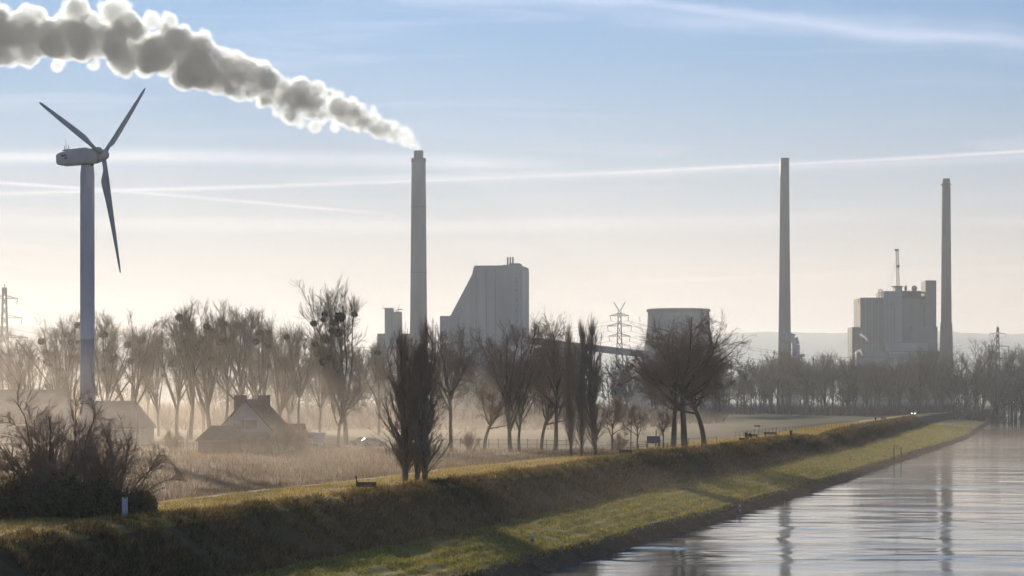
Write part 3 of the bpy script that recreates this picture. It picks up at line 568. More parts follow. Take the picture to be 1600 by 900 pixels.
for r_, hc, ht, off, tw in sec:
    for k_ in range(seg):
        an = 2 * math.pi * k_ / seg; c_, s_ = math.cos(an), math.sin(an); x_ = hc * c_; y_ = ht * s_ * (1.0 if r_ < 2 else (0.55 - 0.45 * c_) * 1.3)
        tw_ = R(tw); V.append(((x_ + off) * math.cos(tw_) - y_ * math.sin(tw_), (x_ + off) * math.sin(tw_) + y_ * math.cos(tw_), r_))
bl = MB(); n_ = len(sec); i = np.arange(seg); j = (i + 1) % seg
bl.add(V, np.concatenate([np.stack([q_ * seg + i, q_ * seg + j, (q_ + 1) * seg + j, (q_ + 1) * seg + i], 1) for q_ in range(n_ - 1)]), [((n_ - 1) * seg, (n_ - 1) * seg + k_, (n_ - 1) * seg + k_ + 1) for k_ in range(1, seg - 1)])
bme = bl.mesh('blade', True); bme.materials.append(mat_blade)
for th in (11, 131, 251):
    th = R(th); d_ = (-math.cos(th)) * e2 + math.sin(th) * e1; tr_ = -(math.sin(th) * e2 + math.cos(th) * e1)
    o = link('blade', bme, None, tb); o.matrix_local = fr(hub + a_ax * 0.35, tr_, d_.cross(tr_), d_)

# ---------------------------------------------------------------- bare winter trees
def unit(v): return v / np.maximum(np.linalg.norm(v, axis=-1, keepdims=True), 1e-9)
def grow(g, P0, D0, L, R0, R1, k, wob, up):
    n = len(P0); pts = np.zeros((n, k, 3)); pts[:, 0] = P0; d = unit(D0)
    for q in range(1, k):
        d = unit(d + g.normal(0, wob, (n, 3)) + np.array([0, 0, up])); pts[:, q] = pts[:, q - 1] + d * (L / (k - 1))[:, None]
    t = np.linspace(0, 1, k)[None, :]; return pts, R0[:, None] * (1 - t) + R1[:, None] * t
def kids(g, pts, rad, m, t0, t1, ang, asd, flat=0.0):
    """m children on every branch: positions, directions, parent radius, place along the parent (0..1)"""
    n, k, _ = pts.shape; t = g.uniform(t0, t1, (n, m)); f = t * (k - 1); i = np.minimum(f.astype(int), k - 2); w = f - i; r = np.arange(n)[:, None]
    p = pts[r, i] * (1 - w)[..., None] + pts[r, i + 1] * w[..., None]; T = unit(pts[r, i + 1] - pts[r, i]); pr = rad[r, i] * (1 - w) + rad[r, i + 1] * w
    v = g.normal(0, 1, (n, m, 3)); v[..., 2] *= (1 - flat); v = unit(v - (v * T).sum(-1, keepdims=True) * T); a = g.normal(ang, asd, (n, m))[..., None]
    return p.reshape(-1, 3), (np.cos(a) * T + np.sin(a) * v).reshape(-1, 3), pr.ravel(), t.ravel()
def tubes(pts, rad, s):
    n, k, _ = pts.shape; T = unit(pts[:, -1] - pts[:, 0]); ref = np.where(np.abs(T[:, 2:3]) < 0.9, np.array([[0, 0, 1.0]]), np.array([[1.0, 0, 0]]))
    a = unit(np.cross(T, ref)); b = np.cross(T, a); th = np.linspace(0, 2 * math.pi, s, endpoint=False)
    ring = np.cos(th)[None, :, None] * a[:, None] + np.sin(th)[None, :, None] * b[:, None]
    V = (pts[:, :, None] + ring[:, None] * rad[:, :, None, None]).reshape(-1, 3)
    base = (np.arange(n) * k * s)[:, None, None]; q = (np.arange(k - 1) * s)[None, :, None]; i = np.arange(s)[None, None, :]; j = (i + 1) % s
    return V, np.stack([base + q + i, base + q + j, base + q + s + j, base + q + s + i], -1).reshape(-1, 4)
def cones(P, Dv, L, r):
    n = len(P); T = unit(Dv); ref = np.where(np.abs(T[:, 2:3]) < 0.9, np.array([[0, 0, 1.0]]), np.array([[1.0, 0, 0]])); a = unit(np.cross(T, ref)); b = np.cross(T, a)
    V = np.stack([P + a * r[:, None], P + (-0.5 * a + 0.87 * b) * r[:, None], P + (-0.5 * a - 0.87 * b) * r[:, None], P + T * L[:, None]], 1).reshape(-1, 3); o = (np.arange(n) * 4)[:, None]
    return V, np.concatenate([o + [0, 1, 3], o + [1, 2, 3], o + [2, 0, 3]])
def join(parts):
    V = []; f4 = []; f3 = []; o = 0
    for v, f in parts:
        V.append(v); (f4 if f.shape[1] == 4 else f3).append(f + o); o += len(v)
    return np.concatenate(V), [np.concatenate(x) for x in (f4, f3) if x]
def skeleton(kind, seed, dens=1.0):
    """unit-height tree: returns trunk parts, crown parts and good spots for mistletoe"""
    g = np.random.default_rng(seed); Z = np.zeros; trunk = []; crown = []; one = np.ones
    if kind == 'columnar':
        nst = 1; p, r = grow(g, np.zeros((1, 3)), np.array([[0.02, 0, 1.0]]), one(1), one(1) * 0.014, one(1) * 0.002, 9, 0.02, 0.05); trunk.append(tubes(p, r, 7))
        P, D_, pr, t = kids(g, p, r, int(46 * dens), 0.015, 0.92, 0.25, 0.07); Ln = np.where(t < 0.6, 0.13 + 0.28 * g.uniform(0, 1, len(P)) * (0.6 + t), (1.02 - t) * 0.62 * g.uniform(0.5, 1.1, len(P)))
        l1, r1 = grow(g, P, D_, Ln, np.minimum(pr * 0.6, 0.0048), one(len(P)) * 0.0011, 7, 0.035, 0.085); crown.append(tubes(l1, r1, 4))
        P, D_, pr, t = kids(g, l1, r1, 9, 0.08, 0.97, 0.30, 0.10); l2, r2 = grow(g, P, D_, g.uniform(0.05, 0.15, len(P)), one(len(P)) * 0.0010, one(len(P)) * 0.0005, 3, 0.05, 0.10); crown.append(tubes(l2, r2, 3))
        P, D_, pr, t = kids(g, l2, r2, 7, 0.1, 1.0, 0.34, 0.15); D_[:, 2] += 0.3; crown.append(cones(P, D_, g.uniform(0.025, 0.075, len(P)), one(len(P)) * 0.0006)); spots = l1[:, 3]
    elif kind in ('vase', 'tall'):
        h0 = 0.26 if kind == 'vase' else 0.40; p, r = grow(g, np.zeros((1, 3)), np.array([[g.normal(0, .06), g.normal(0, .06), 1.0]]), one(1) * h0 * 1.6, one(1) * 0.019, one(1) * 0.007, 8, 0.05, 0.06); trunk.append(tubes(p, r, 8))
        P, D_, pr, t = kids(g, p, r, 11, 0.38, 1.0, 0.42, 0.14); Ln = (1.04 - P[:, 2]) * g.uniform(0.72, 1.04, len(P)); l1, r1 = grow(g, P, D_, Ln, np.minimum(pr * 0.75, 0.010), one(len(P)) * 0.0022, 8, 0.07, 0.09); trunk.append(tubes(l1, r1, 6))
        P, D_, pr, t = kids(g, l1, r1, int(9 * dens), 0.22, 0.98, 0.58, 0.18); Ln = g.uniform(0.12, 0.27, len(P)) * (1.1 - 0.5 * t); l2, r2 = grow(g, P, D_, Ln, np.minimum(pr * 0.6, 0.0036), one(len(P)) * 0.0012, 5, 0.10, 0.10); crown.append(tubes(l2, r2, 4))
        P, D_, pr, t = kids(g, l2, r2, 9, 0.15, 1.0, 0.55, 0.2); l3, r3 = grow(g, P, D_, g.uniform(0.04, 0.105, len(P)), one(len(P)) * 0.0010, one(len(P)) * 0.0005, 3, 0.12, 0.08); crown.append(tubes(l3, r3, 3))
        P, D_, pr, t = kids(g, l3, r3, 11, 0.1, 1.0, 0.55, 0.25); D_[:, 2] += 0.2; crown.append(cones(P, D_, g.uniform(0.018, 0.055, len(P)), one(len(P)) * 0.0005)); spots = l2[:, 3]
    elif kind == 'round':
        p, r = grow(g, np.zeros((1, 3)), np.array([[g.normal(0, .08), g.normal(0, .08), 1.0]]), one(1) * 0.55, one(1) * 0.026, one(1) * 0.010, 8, 0.07, 0.05); trunk.append(tubes(p, r, 8))
        P, D_, pr, t = kids(g, p, r, 11, 0.35, 1.0, 0.85, 0.22); Ln = g.uniform(0.38, 0.55, len(P)); l1, r1 = grow(g, P, D_, Ln, np.minimum(pr * 0.75, 0.012), one(len(P)) * 0.0028, 8, 0.13, 0.07); trunk.append(tubes(l1, r1, 6))
        P, D_, pr, t = kids(g, l1, r1, int(10 * dens), 0.2, 1.0, 0.75, 0.2); Ln = g.uniform(0.13, 0.27, len(P)); l2, r2 = grow(g, P, D_, Ln, np.minimum(pr * 0.6, 0.0042), one(len(P)) * 0.0014, 5, 0.16, 0.04); crown.append(tubes(l2, r2, 4))
        P, D_, pr, t = kids(g, l2, r2, 9, 0.12, 1.0, 0.7, 0.25); l3, r3 = grow(g, P, D_, g.uniform(0.05, 0.12, len(P)), one(len(P)) * 0.0011, one(len(P)) * 0.0006, 3, 0.2, 0.03); crown.append(tubes(l3, r3, 3))
        P, D_, pr, t = kids(g, l3, r3, 11, 0.1, 1.0, 0.7, 0.3); crown.append(cones(P, D_, g.uniform(0.02, 0.055, len(P)), one(len(P)) * 0.0007)); spots = l2[:, 3]
    else:  # shrub: many stems from the ground
        n = 15; an = g.uniform(0, 2 * math.pi, n); sp_ = g.uniform(0.12, 0.85, n); P = np.stack([np.cos(an) * 0.05, np.sin(an) * 0.05, Z(n)], 1); D_ = np.stack([np.cos(an) * sp_, np.sin(an) * sp_, one(n)], 1)
        l0, r0 = grow(g, P, D_, g.uniform(0.6, 1.0, n), one(n) * 0.010, one(n) * 0.002, 8, 0.07, 0.05); trunk.append(tubes(l0, r0, 5))
        P, D_, pr, t = kids(g, l0, r0, int(13 * dens), 0.1, 0.98, 0.55, 0.2); l1, r1 = grow(g, P, D_, g.uniform(0.15, 0.38, len(P)) * (1.15 - 0.6 * t), np.minimum(pr * 0.6, 0.005), one(len(P)) * 0.0014, 5, 0.12, 0.07); crown.append(tubes(l1, r1, 4))
        P, D_, pr, t = kids(g, l1, r1, 9, 0.12, 1.0, 0.55, 0.2); l2, r2 = grow(g, P, D_, g.uniform(0.05, 0.14, len(P)), one(len(P)) * 0.0014, one(len(P)) * 0.0007, 3, 0.16, 0.05); crown.append(tubes(l2, r2, 3))
        P, D_, pr, t = kids(g, l2, r2, 8, 0.1, 1.0, 0.6, 0.25); crown.append(cones(P, D_, g.uniform(0.025, 0.07, len(P)), one(len(P)) * 0.0006)); spots = l1[:, 3]
    return join(trunk), join(crown), spots
PROTO = {}
def proto(kind, seed, dens=1.0):
    if (kind, seed) not in PROTO:
        (tv, tf), (cv_, cf), spots = skeleton(kind, seed, dens); top = np.percentile(cv_[:, 2], 99.2); tv /= top; cv_ /= top
        for v in (tv, cv_):
            if kind == 'columnar': v[:, :2] *= ((1 - 0.62 * np.clip(v[:, 2], 0, 1.1) ** 2.2) * (0.55 + 0.45 * np.clip(v[:, 2] / 0.22, 0, 1)))[:, None]
            if kind == 'shrub': v[:, 2] *= 1 - 0.55 * np.clip(np.hypot(v[:, 0], v[:, 1]) / 0.62, 0, 1.2) ** 2 * np.clip(v[:, 2], 0, 1)
        me_t = new_mesh('trunk', tv, tf, True); me_t.materials.append(mat_bark); me_c = new_mesh('crown', cv_, cf, False); me_c.materials.append(mat_twig_grey if kind in ('columnar', 'vase', 'tall') else mat_twig)
        PROTO[(kind, seed)] = (me_t, me_c, spots[(spots[:, 2] / top > 0.4) & (spots[:, 2] / top < 0.93)] / top)
    return PROTO[(kind, seed)]
g_m = np.random.default_rng(77)
def mistletoe_mesh(seed):
    g = np.random.default_rng(seed); n = 420; d = unit(g.normal(0, 1, (n, 3))); P = d * (g.uniform(0.1, 1.0, n) ** 0.5)[:, None] * 0.5 * np.array([1, 1, 0.9]); dr = unit(d + g.normal(0, 0.5, (n, 3)))
    V, f = cones(P, dr, g.uniform(0.10, 0.22, n), np.full(n, 0.05)); m = new_mesh('mistletoe', V, [f]); m.materials.append(mat_mist_leaf); return m
MIS = [mistletoe_mesh(s) for s in (1, 2)]
def tree(px, D, ptop, kind, seed, label, name='bare_tree', wide=1.0, rz=None, mist=0, group=None, dens=1.0, dz=0.0, pos=None, cat='tree', sink=0.1):
    base = (pos or G(px, D)) + Vector((0, 0, -sink)); Hh = Pz(ptop, D) - base.z; mt, mc, spots = proto(kind, seed, dens)
    o = thing(name, base, label, cat, group, rz if rz is not None else random.uniform(0, 6.28))
    for nm, me in (('trunk', mt), ('crown', mc)): c = link(nm, me, None, o); c.scale = (Hh * wide, Hh * wide, Hh)
    for k in range(mist):
        s = spots[g_m.integers(len(spots))]
        for _ in range(6):
            if s[2] > 0.45: break
            s = spots[g_m.integers(len(spots))]
        m = link('mistletoe', MIS[k % 2], None, o); m.location = (s[0] * Hh * wide, s[1] * Hh * wide, s[2] * Hh); q = g_m.uniform(0.9, 1.9); m.scale = (q, q, q * 0.9); m.rotation_euler = (0, 0, g_m.uniform(0, 6))
    return o
random.seed(11)
# poplars with mistletoe along the farm, from the picture edge to the great tree
ORD = ['first', 'second', 'third', 'fourth', 'fifth', 'sixth', 'seventh', 'eighth', 'ninth', 'tenth', 'eleventh', 'twelfth', 'thirteenth', 'fourteenth', 'fifteenth']
lt = [(14, 500, 545, 0, 1.0), (52, 480, 518, 1, 1.25), (88, 470, 494, 2, 1.0), (112, 490, 492, 0, 0.9)]
for k, (px, D, pt, s, w) in enumerate(lt): tree(px, D, pt, 'vase', 100 + s, f'bare mistletoe poplar left of the turbine tower, {ORD[k]} from the picture edge', 'mistletoe_poplar', w, mist=(2, 4, 10, 7)[k], group='mistletoe poplars behind the farm')
rt = [(168, 470, 493, 6, 1.1, 9), (205, 475, 496, 2, 1.15, 9), (248, 500, 503, 0, 0.8, 8), (277, 470, 495, 3, 0.9, 6), (298, 455, 478, 4, 1.0, 8), (327, 460, 472, 7, 1.0, 7), (352, 470, 486, 5, 0.8, 5), (378, 450, 482, 8, 1.0, 5), (408, 465, 490, 6, 0.9, 5), (436, 480, 502, 0, 0.8, 3), (466, 470, 506, 5, 0.8, 3)]
for k, (px, D, pt, s, w, m) in enumerate(rt): tree(px, D, pt, 'vase' if s in (0, 1, 2, 6, 7) else 'tall', 100 + s, f'bare mistletoe poplar, {ORD[k]} to the right of the turbine tower', 'mistletoe_poplar', w, mist=m, group='mistletoe poplars behind the farm')
for k, (px, D, pt, s, w) in enumerate([(30, 560, 540, 3, 0.9), (140, 560, 520, 5, 0.9), (230, 560, 525, 4, 0.9), (318, 540, 500, 2, 0.9), (395, 545, 503, 0, 0.9), (452, 540, 515, 2, 0.9), (500, 520, 525, 1, 0.9), (592, 520, 535, 4, 1.0)]):
    tree(px, D, pt, 'vase' if s in (0, 1, 2, 6, 7) else 'tall', 100 + s, 'bare poplar half hidden in the second row behind the mistletoe poplars', 'bare_poplar', w, mist=2, group='second row of poplars')
tree(541, 400, 446, 'vase', 120, 'tallest bare tree with dark mistletoe clumps, left of the near poplar clump', 'mistletoe_poplar', 0.95, mist=16, dens=1.25)
tree(528, 385, 560, 'round', 121, 'low leaning bare tree at the foot of the tallest mistletoe tree', 'bare_tree', 0.8)
# near clump of columnar poplars on the dyke
for px, D, pt, s, w, lb in ((633, 196, 516, 1, 2.5, 'leftmost stem of the near columnar poplar clump'), (651, 197, 503, 2, 2.1, 'middle stem of the near columnar poplar clump'), (664, 195, 532, 3, 2.4, 'rightmost, shortest stem of the near columnar poplar clump')):
    tree(px, D, pt, 'columnar', 200 + s, lb, 'columnar_poplar', w, group='near columnar poplars', dens=1.5)
for px, D, pt, s, w, lb in ((893, 300, 512, 2, 1.2, 'thin leftmost poplar of the middle columnar clump'), (909, 298, 503, 3, 1.2, 'second poplar of the middle columnar clump'), (931, 296, 500, 1, 1.8, 'fullest, rightmost poplar of the middle columnar clump')):
    tree(px, D, pt, 'columnar', 200 + s, lb, 'columnar_poplar', w, group='middle columnar poplars', dens=1.5)
# old trees along the pasture fence
tree(705, 352, 512, 'round', 131, 'bare forked tree just right of the near poplar clump', wide=0.75, rz=2.0)
tree(757, 365, 585, 'round', 132, 'low dense bare tree between two taller trees by the fence', wide=1.0)
tree(798, 350, 505, 'vase', 133, 'large bare many-limbed tree in front of the boiler house', wide=1.25, rz=0.4, dens=1.3)
tree(812, 352, 560, 'tall', 103, 'slender leaning bare trunk beside the large many-limbed tree', wide=1.0)
tree(868, 356, 497, 'round', 131, 'bare crooked tree left of the middle columnar poplars', wide=0.7, rz=4.0)
tree(846, 360, 560, 'round', 132, 'small bare tree beside the crooked one by the fence', wide=0.8)
tree(1052, 345, 500, 'round', 135, 'broad bare tree with a thick trunk in front of the cooling tower', wide=1.0, rz=1.0, dens=1.1)
tree(1070, 344, 497, 'round', 136, 'twin of the broad bare tree, its trunk leaning to the river side', wide=1.05, rz=2.6, dens=1.1)
tree(1100, 352, 520, 'round', 132, 'smaller dense bare tree at the river side of the broad tree', wide=1.0, rz=0.5)
for px, D, pt, lb in ((996, 340, 632, 'young bare tree left of the blue board'), (1037, 338, 640, 'young bare tree just right of the blue board'), (957, 345, 622, 'young bare tree right of the middle columnar poplars')): tree(px, D, pt, 'round', 131, lb, 'young_tree', 0.85, group='young trees by the lane')
# bare shrubs and brambles round the turbine foot
tree(88, 142, 592, 'shrub', 141, 'tall fan-shaped bare shrub left of the turbine tower', 'bare_shrub', 1.1, dens=1.2, cat='shrub')
tree(176, 143, 636, 'shrub', 142, 'spreading bare shrub right of the turbine tower', 'bare_shrub', 1.0, dens=1.25, cat='shrub')
tree(20, 143, 690, 'shrub', 143, 'low bare shrub at the left picture edge', 'bare_shrub', 1.5, cat='shrub')
tree(128, 140, 672, 'shrub', 143, 'bare shrub in front of the turbine tower', 'bare_shrub', 1.2, cat='shrub')
for px, D, pt, s, lb in ((416, 338, 668, 141, 'bare bush in front of the white gable of the farmhouse'), (440, 344, 650, 142, 'taller bare bush between the farmhouse and the shed'), (470, 350, 662, 143, 'bare bush beside the white caravan'), (270, 352, 668, 142, 'bare bush left of the garage'), (385, 336, 684, 143, 'low bare bush before the garage end'), (735, 352, 668, 141, 'bare bush by the pasture fence'), (968, 352, 672, 142, 'bare bush behind the middle columnar poplars')): tree(px, D, pt, 'shrub', s, lb, 'bare_bush', 1.0, cat='bush')
mat_leaf = tint_mat('bramble_leaf', transl=0.35)
def thicket(px, D, w, hgt, n, seed, label, autumn):
    g = np.random.default_rng(seed); base = G(px, D); d = unit(g.normal(0, 1, (n, 3))); d[:, 2] = np.abs(d[:, 2]); rr = g.uniform(0.25, 1.0, n) ** 0.45; lump = 0.72 + 0.5 * vnoise(d[:, 0] * 4 + seed, d[:, 2] * 4 + d[:, 1] * 4, 1, seed)
    P = d * (rr * lump)[:, None] * np.array([w, w * 0.7, hgt]); a = unit(g.normal(0, 1, (n, 3))); b = unit(np.cross(a, g.normal(0, 1, (n, 3)))); s = g.uniform(0.05, 0.12, n)[:, None]
    V = np.stack([P - a * s, P + b * s * 0.6, P + a * s, P - b * s * 0.6], 1).reshape(-1, 3); f = np.arange(4 * n).reshape(-1, 4); hot = (vnoise(P[:, 0], P[:, 2] + P[:, 1] * 0.3, 0.8, seed + 1) > (1.0 - autumn))[:, None]
    c = np.where(hot, np.array((0.26, 0.15, 0.04)) * g.uniform(0.6, 1.3, (n, 1)), np.array((0.15, 0.135, 0.07)) * g.uniform(0.5, 1.5, (n, 1))); o = thing('bramble_thicket', base, label, 'thicket', 'brambles round the turbine foot')
    link('leaves', new_mesh('leaves', V, [f], False, np.repeat(c, 4, 0)), mat_leaf, o)
    m = 160; an = g.uniform(0, 6.28, m); P0 = np.stack([np.cos(an), np.sin(an) * 0.7, np.zeros(m)], 1) * g.uniform(0, w * 0.8, m)[:, None]; Dn_ = np.stack([np.cos(an) * 0.5, np.sin(an) * 0.5, np.ones(m)], 1)
    p, r = grow(g, P0, Dn_, g.uniform(0.6, 1.25, m) * hgt, np.full(m, 0.022), np.full(m, 0.008), 6, 0.18, -0.05); V, f = tubes(p, r, 3); link('canes', new_mesh('canes', V, [f]), mat_bark, o)
thicket(40, 140, 2.2, 3.0, 7000, 3, 'bramble thicket with orange autumn leaves at the left picture edge', 0.55)
thicket(95, 137, 2.2, 2.6, 7000, 4, 'dark bramble thicket under the tall fan-shaped shrub', 0.25)
thicket(155, 138, 2.0, 2.3, 6000, 5, 'dark bramble thicket between the turbine tower and the white marker post', 0.12)
thicket(214, 140, 1.3, 1.6, 3500, 6, 'low bramble thicket behind the white marker post', 0.2)
# the far wood: the edge trees are single things, the mass behind them is one
g_w = np.random.default_rng(21); edge = []
for px in np.arange(1150, 1640, 17.0):
    D = g_w.uniform(1180, 1300) if px < 1245 else g_w.uniform(1130, 1300); pt = 568 + g_w.normal(0, 6) + (8 if px < 1210 else 0) + (12 if px > 1460 else 0); edge.append((px + g_w.uniform(-6, 6), D, pt))
edge += [(1262, 1180, 548), (1290, 1190, 551), (1236, 1200, 556), (1215, 1260, 548), (1330, 1160, 560), (1375, 1090, 566), (1352, 1110, 574), (1440, 1200, 545), (1508, 1300, 540), (1534, 1300, 528), (1580, 1280, 545), (1598, 1290, 540), (1460, 1210, 550)]
for px, D, pt in edge: tree(px, D, pt, ('round', 'vase', 'round', 'tall')[g_w.integers(4)], (132, 101, 136, 103)[0], 'bare tree at the edge of the far wood by the river', 'wood_edge_tree', 1.0, group='edge trees of the far wood') if False else tree(px, D, pt, *((('round', 131), ('round', 135), ('vase', 102), ('tall', 104))[g_w.integers(4)]), 'bare tree at the edge of the far wood by the river', 'wood_edge_tree', g_w.uniform(0.85, 1.15), group='edge trees of the far wood')
def wood(n, seed):
    g = np.random.default_rng(seed); px = np.concatenate([g.uniform(420, 880, int(n * 0.32)), g.uniform(860, 1680, int(n * 0.50)), g.uniform(-40, 460, int(n * 0.18))]); D = np.where(px < 870, g.uniform(620, 1000, len(px)), g.uniform(1240, 1650, len(px)))
    D = np.where((px > 870) & (px < 1130), g.uniform(760, 1300, len(px)), D); D = np.where((px > 1255), g.uniform(1170, 1600, len(px)), D)
    pt = np.interp(px, [-40, 250, 420, 520, 600, 700, 870, 1000, 1150, 1250, 1320, 1400, 1500, 1680], [585, 592, 580, 560, 545, 556, 560, 562, 576, 566, 572, 572, 574, 572]) + g.normal(0, 7, len(px)); x = (px - 800) / F * D; z = ground_z(x, D, False); Hh = Pz(pt, D) - z; m = len(px); B = np.stack([x, D, z], 1); parts = []
    p, r = grow(g, B, np.tile([0, 0, 1.0], (m, 1)), Hh * 0.75, Hh * 0.016, Hh * 0.005, 5, 0.05, 0.05); parts.append(tubes(p, r, 4))
    P, D_, pr, t = kids(g, p, r, 13, 0.22, 1.0, 0.75, 0.2); H1_ = np.repeat(Hh, 13); l1, r1 = grow(g, P, D_, H1_ * g.uniform(0.22, 0.42, len(P)), H1_ * 0.006, H1_ * 0.002, 4, 0.12, 0.12); parts.append(tubes(l1, r1, 3))
    P, D_, pr, t = kids(g, l1, r1, 8, 0.1, 1.0, 0.65, 0.25); H2_ = np.repeat(H1_, 8); l2, r2 = grow(g, P, D_, H2_ * g.uniform(0.07, 0.15, len(P)), H2_ * 0.0028, H2_ * 0.0015, 2, 0.1, 0.1); 
    V, f = cones(P, l2[:, 1] - l2[:, 0], H2_ * g.uniform(0.08, 0.16, len(P)), H2_ * 0.0045); parts.append((V, f))
    P, D_, pr, t = kids(g, l2, r2, 3, 0.2, 1.0, 0.6, 0.25); H3_ = np.repeat(H2_, 3); parts.append(cones(P, D_, H3_ * g.uniform(0.04, 0.09, len(P)), H3_ * 0.0035))
    nu = 16000; pu = np.where(g.uniform(0, 1, nu) < 0.30, g.uniform(-40, 420, nu), g.uniform(420, 1680, nu)); Du = np.where(pu < 870, g.uniform(600, 1000, nu), np.where(pu < 1130, g.uniform(760, 1300, nu), np.where(pu < 1250, g.uniform(1245, 1650, nu), g.uniform(1150, 1600, nu)))); xu = (pu - 800) / F * Du   # undergrowth stems
    parts.append(cones(np.stack([xu, Du, ground_z(xu, Du, False)], 1), np.stack([g.normal(0, .6, nu), g.normal(0, .6, nu), np.ones(nu)], 1), g.uniform(3, 9, nu), g.uniform(0.10, 0.38, nu)))
    V, f = join(parts); return new_mesh('far_wood', V, f)
fw = link('far_wood', wood(235, 9), pbr('wood_bark', (0.12, 0.095, 0.078), 0.95, 0.3, 0.1)); tag(fw, 'grey leafless wood closing off the plain behind the dyke', 'wood', kind='stuff')

# ---------------------------------------------------------------- grass
def blades(name, n, Dr, ur, hgt, wid, colf, seed, lean=0.35, power=1.0, edge=None):
    g = np.random.default_rng(seed); D = Dr[0] * (Dr[1] / Dr[0]) ** (g.uniform(0, 1, n) ** power); u0 = u_crest(D) + ur[0]; u1 = (u_crest(D) + ur[1]) if ur[1] is not None else (u_water(D) - 1.0)
    u = u0 + (u1 - u0) * g.uniform(0, 1, n); x = u + 0.25 * D; cl = vnoise(x, D, 1.6, seed + 1); keep = (cl > 0.28) & (np.abs(x / D) < 0.30); x, D, cl = x[keep], D[keep], cl[keep]; m = len(x); z = ground_z(x, D)
    sc = (D / 150.0) ** 0.45; h = g.uniform(hgt[0], hgt[1], m) * (0.55 + 0.9 * cl) * sc ** 0.5; w = g.uniform(0.5, 1.2, m) * wid * sc; an = g.uniform(0, 6.28, m); B = np.stack([x, D, z - 0.03], 1); a = np.stack([np.cos(an), np.sin(an), 0 * an], 1) * w[:, None] * 0.5
    tip = B + np.stack([g.normal(0, lean, m) * h, g.normal(0, lean, m) * h, h], 1); V = np.stack([B - a, B + a, tip], 1).reshape(-1, 3); c = colf(g, x, D, m)
    o = link(name, new_mesh(name, V, [np.arange(3 * m).reshape(-1, 3)], False, np.repeat(c, 3, 0)), mat_grass); return o
def pal(*cols):
    cols = np.array(cols)
    return lambda g, x, D, m: cols[np.minimum((vnoise(x, D, 2.2, 61) * 0.7 * len(cols) + g.uniform(0, 0.3 * len(cols), m)).astype(int), len(cols) - 1)] * g.uniform(0.45, 1.35, (m, 1))
tag(blades('dry_grass', 120000, (75, 700), (-16, 0.6), (0.09, 0.26), 0.075, pal((0.46, 0.32, 0.10), (0.40, 0.29, 0.10), (0.32, 0.27, 0.08), (0.50, 0.36, 0.14)), 71), 'short golden winter grass on the dyke top', 'grass', kind='stuff')
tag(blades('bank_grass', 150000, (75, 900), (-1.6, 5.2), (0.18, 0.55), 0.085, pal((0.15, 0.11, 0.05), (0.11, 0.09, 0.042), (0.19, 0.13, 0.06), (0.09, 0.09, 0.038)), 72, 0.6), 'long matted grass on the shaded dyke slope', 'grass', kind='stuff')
tag(blades('berm_grass', 130000, (110, 900), (4.8, None), (0.07, 0.24), 0.085, pal((0.15, 0.185, 0.025), (0.19, 0.205, 0.035), (0.28, 0.235, 0.05), (0.12, 0.16, 0.025), (0.32, 0.235, 0.06)), 73), 'green mown grass on the river berm', 'grass', kind='stuff')
def weeds(g, x, D, m): return np.array(((0.18, 0.105, 0.058), (0.14, 0.092, 0.052), (0.22, 0.145, 0.08), (0.12, 0.095, 0.05)))[g.integers(0, 4, m)] * g.uniform(0.6, 1.2, (m, 1))
tag(blades('field_weeds', 90000, (100, 360), (-95, -16.5), (0.25, 0.75), 0.045, weeds, 74, 0.25, 0.8), 'tall brown withered weeds on the fallow field', 'weeds', kind='stuff')
# stones along the water line
g_s = np.random.default_rng(81); SM = []
for k in range(5):
    bm = bmesh.new(); bmesh.ops.create_icosphere(bm, subdivisions=1, radius=1.0)
    for v in bm.verts: v.co *= 0.75 + 0.5 * random.random()
    me = bpy.data.meshes.new('bank_stone'); bm.to_mesh(me); bm.free(); me.materials.append(mat_stone); SM.append(me)
V = []; Fs = []; o_ = 0
for k in range(1100):
    D = float(120 * (1000 / 120) ** (g_s.uniform() ** 0.8)); u = float(u_water(D)) + g_s.uniform(-1.5, 0.25); x = u + 0.25 * D; me = SM[k % 5]; v = np.array([q.co for q in me.vertices]) * g_s.uniform(0.05, 0.15) * np.array((1.2, 1, 0.7)); c_, s_ = math.cos(k), math.sin(k)
    v = np.stack([v[:, 0] * c_ - v[:, 1] * s_, v[:, 0] * s_ + v[:, 1] * c_, v[:, 2]], 1) + (x, D, float(ground_z(x, D))); V.append(v); Fs.append(np.array([p.vertices[:] for p in me.polygons]) + o_); o_ += len(v)
tag(link('riprap_stones', new_mesh('riprap_stones', np.concatenate(V), [np.concatenate(Fs)]), mat_stone), 'dark rough stones along the waterline', 'stones', kind='stuff')

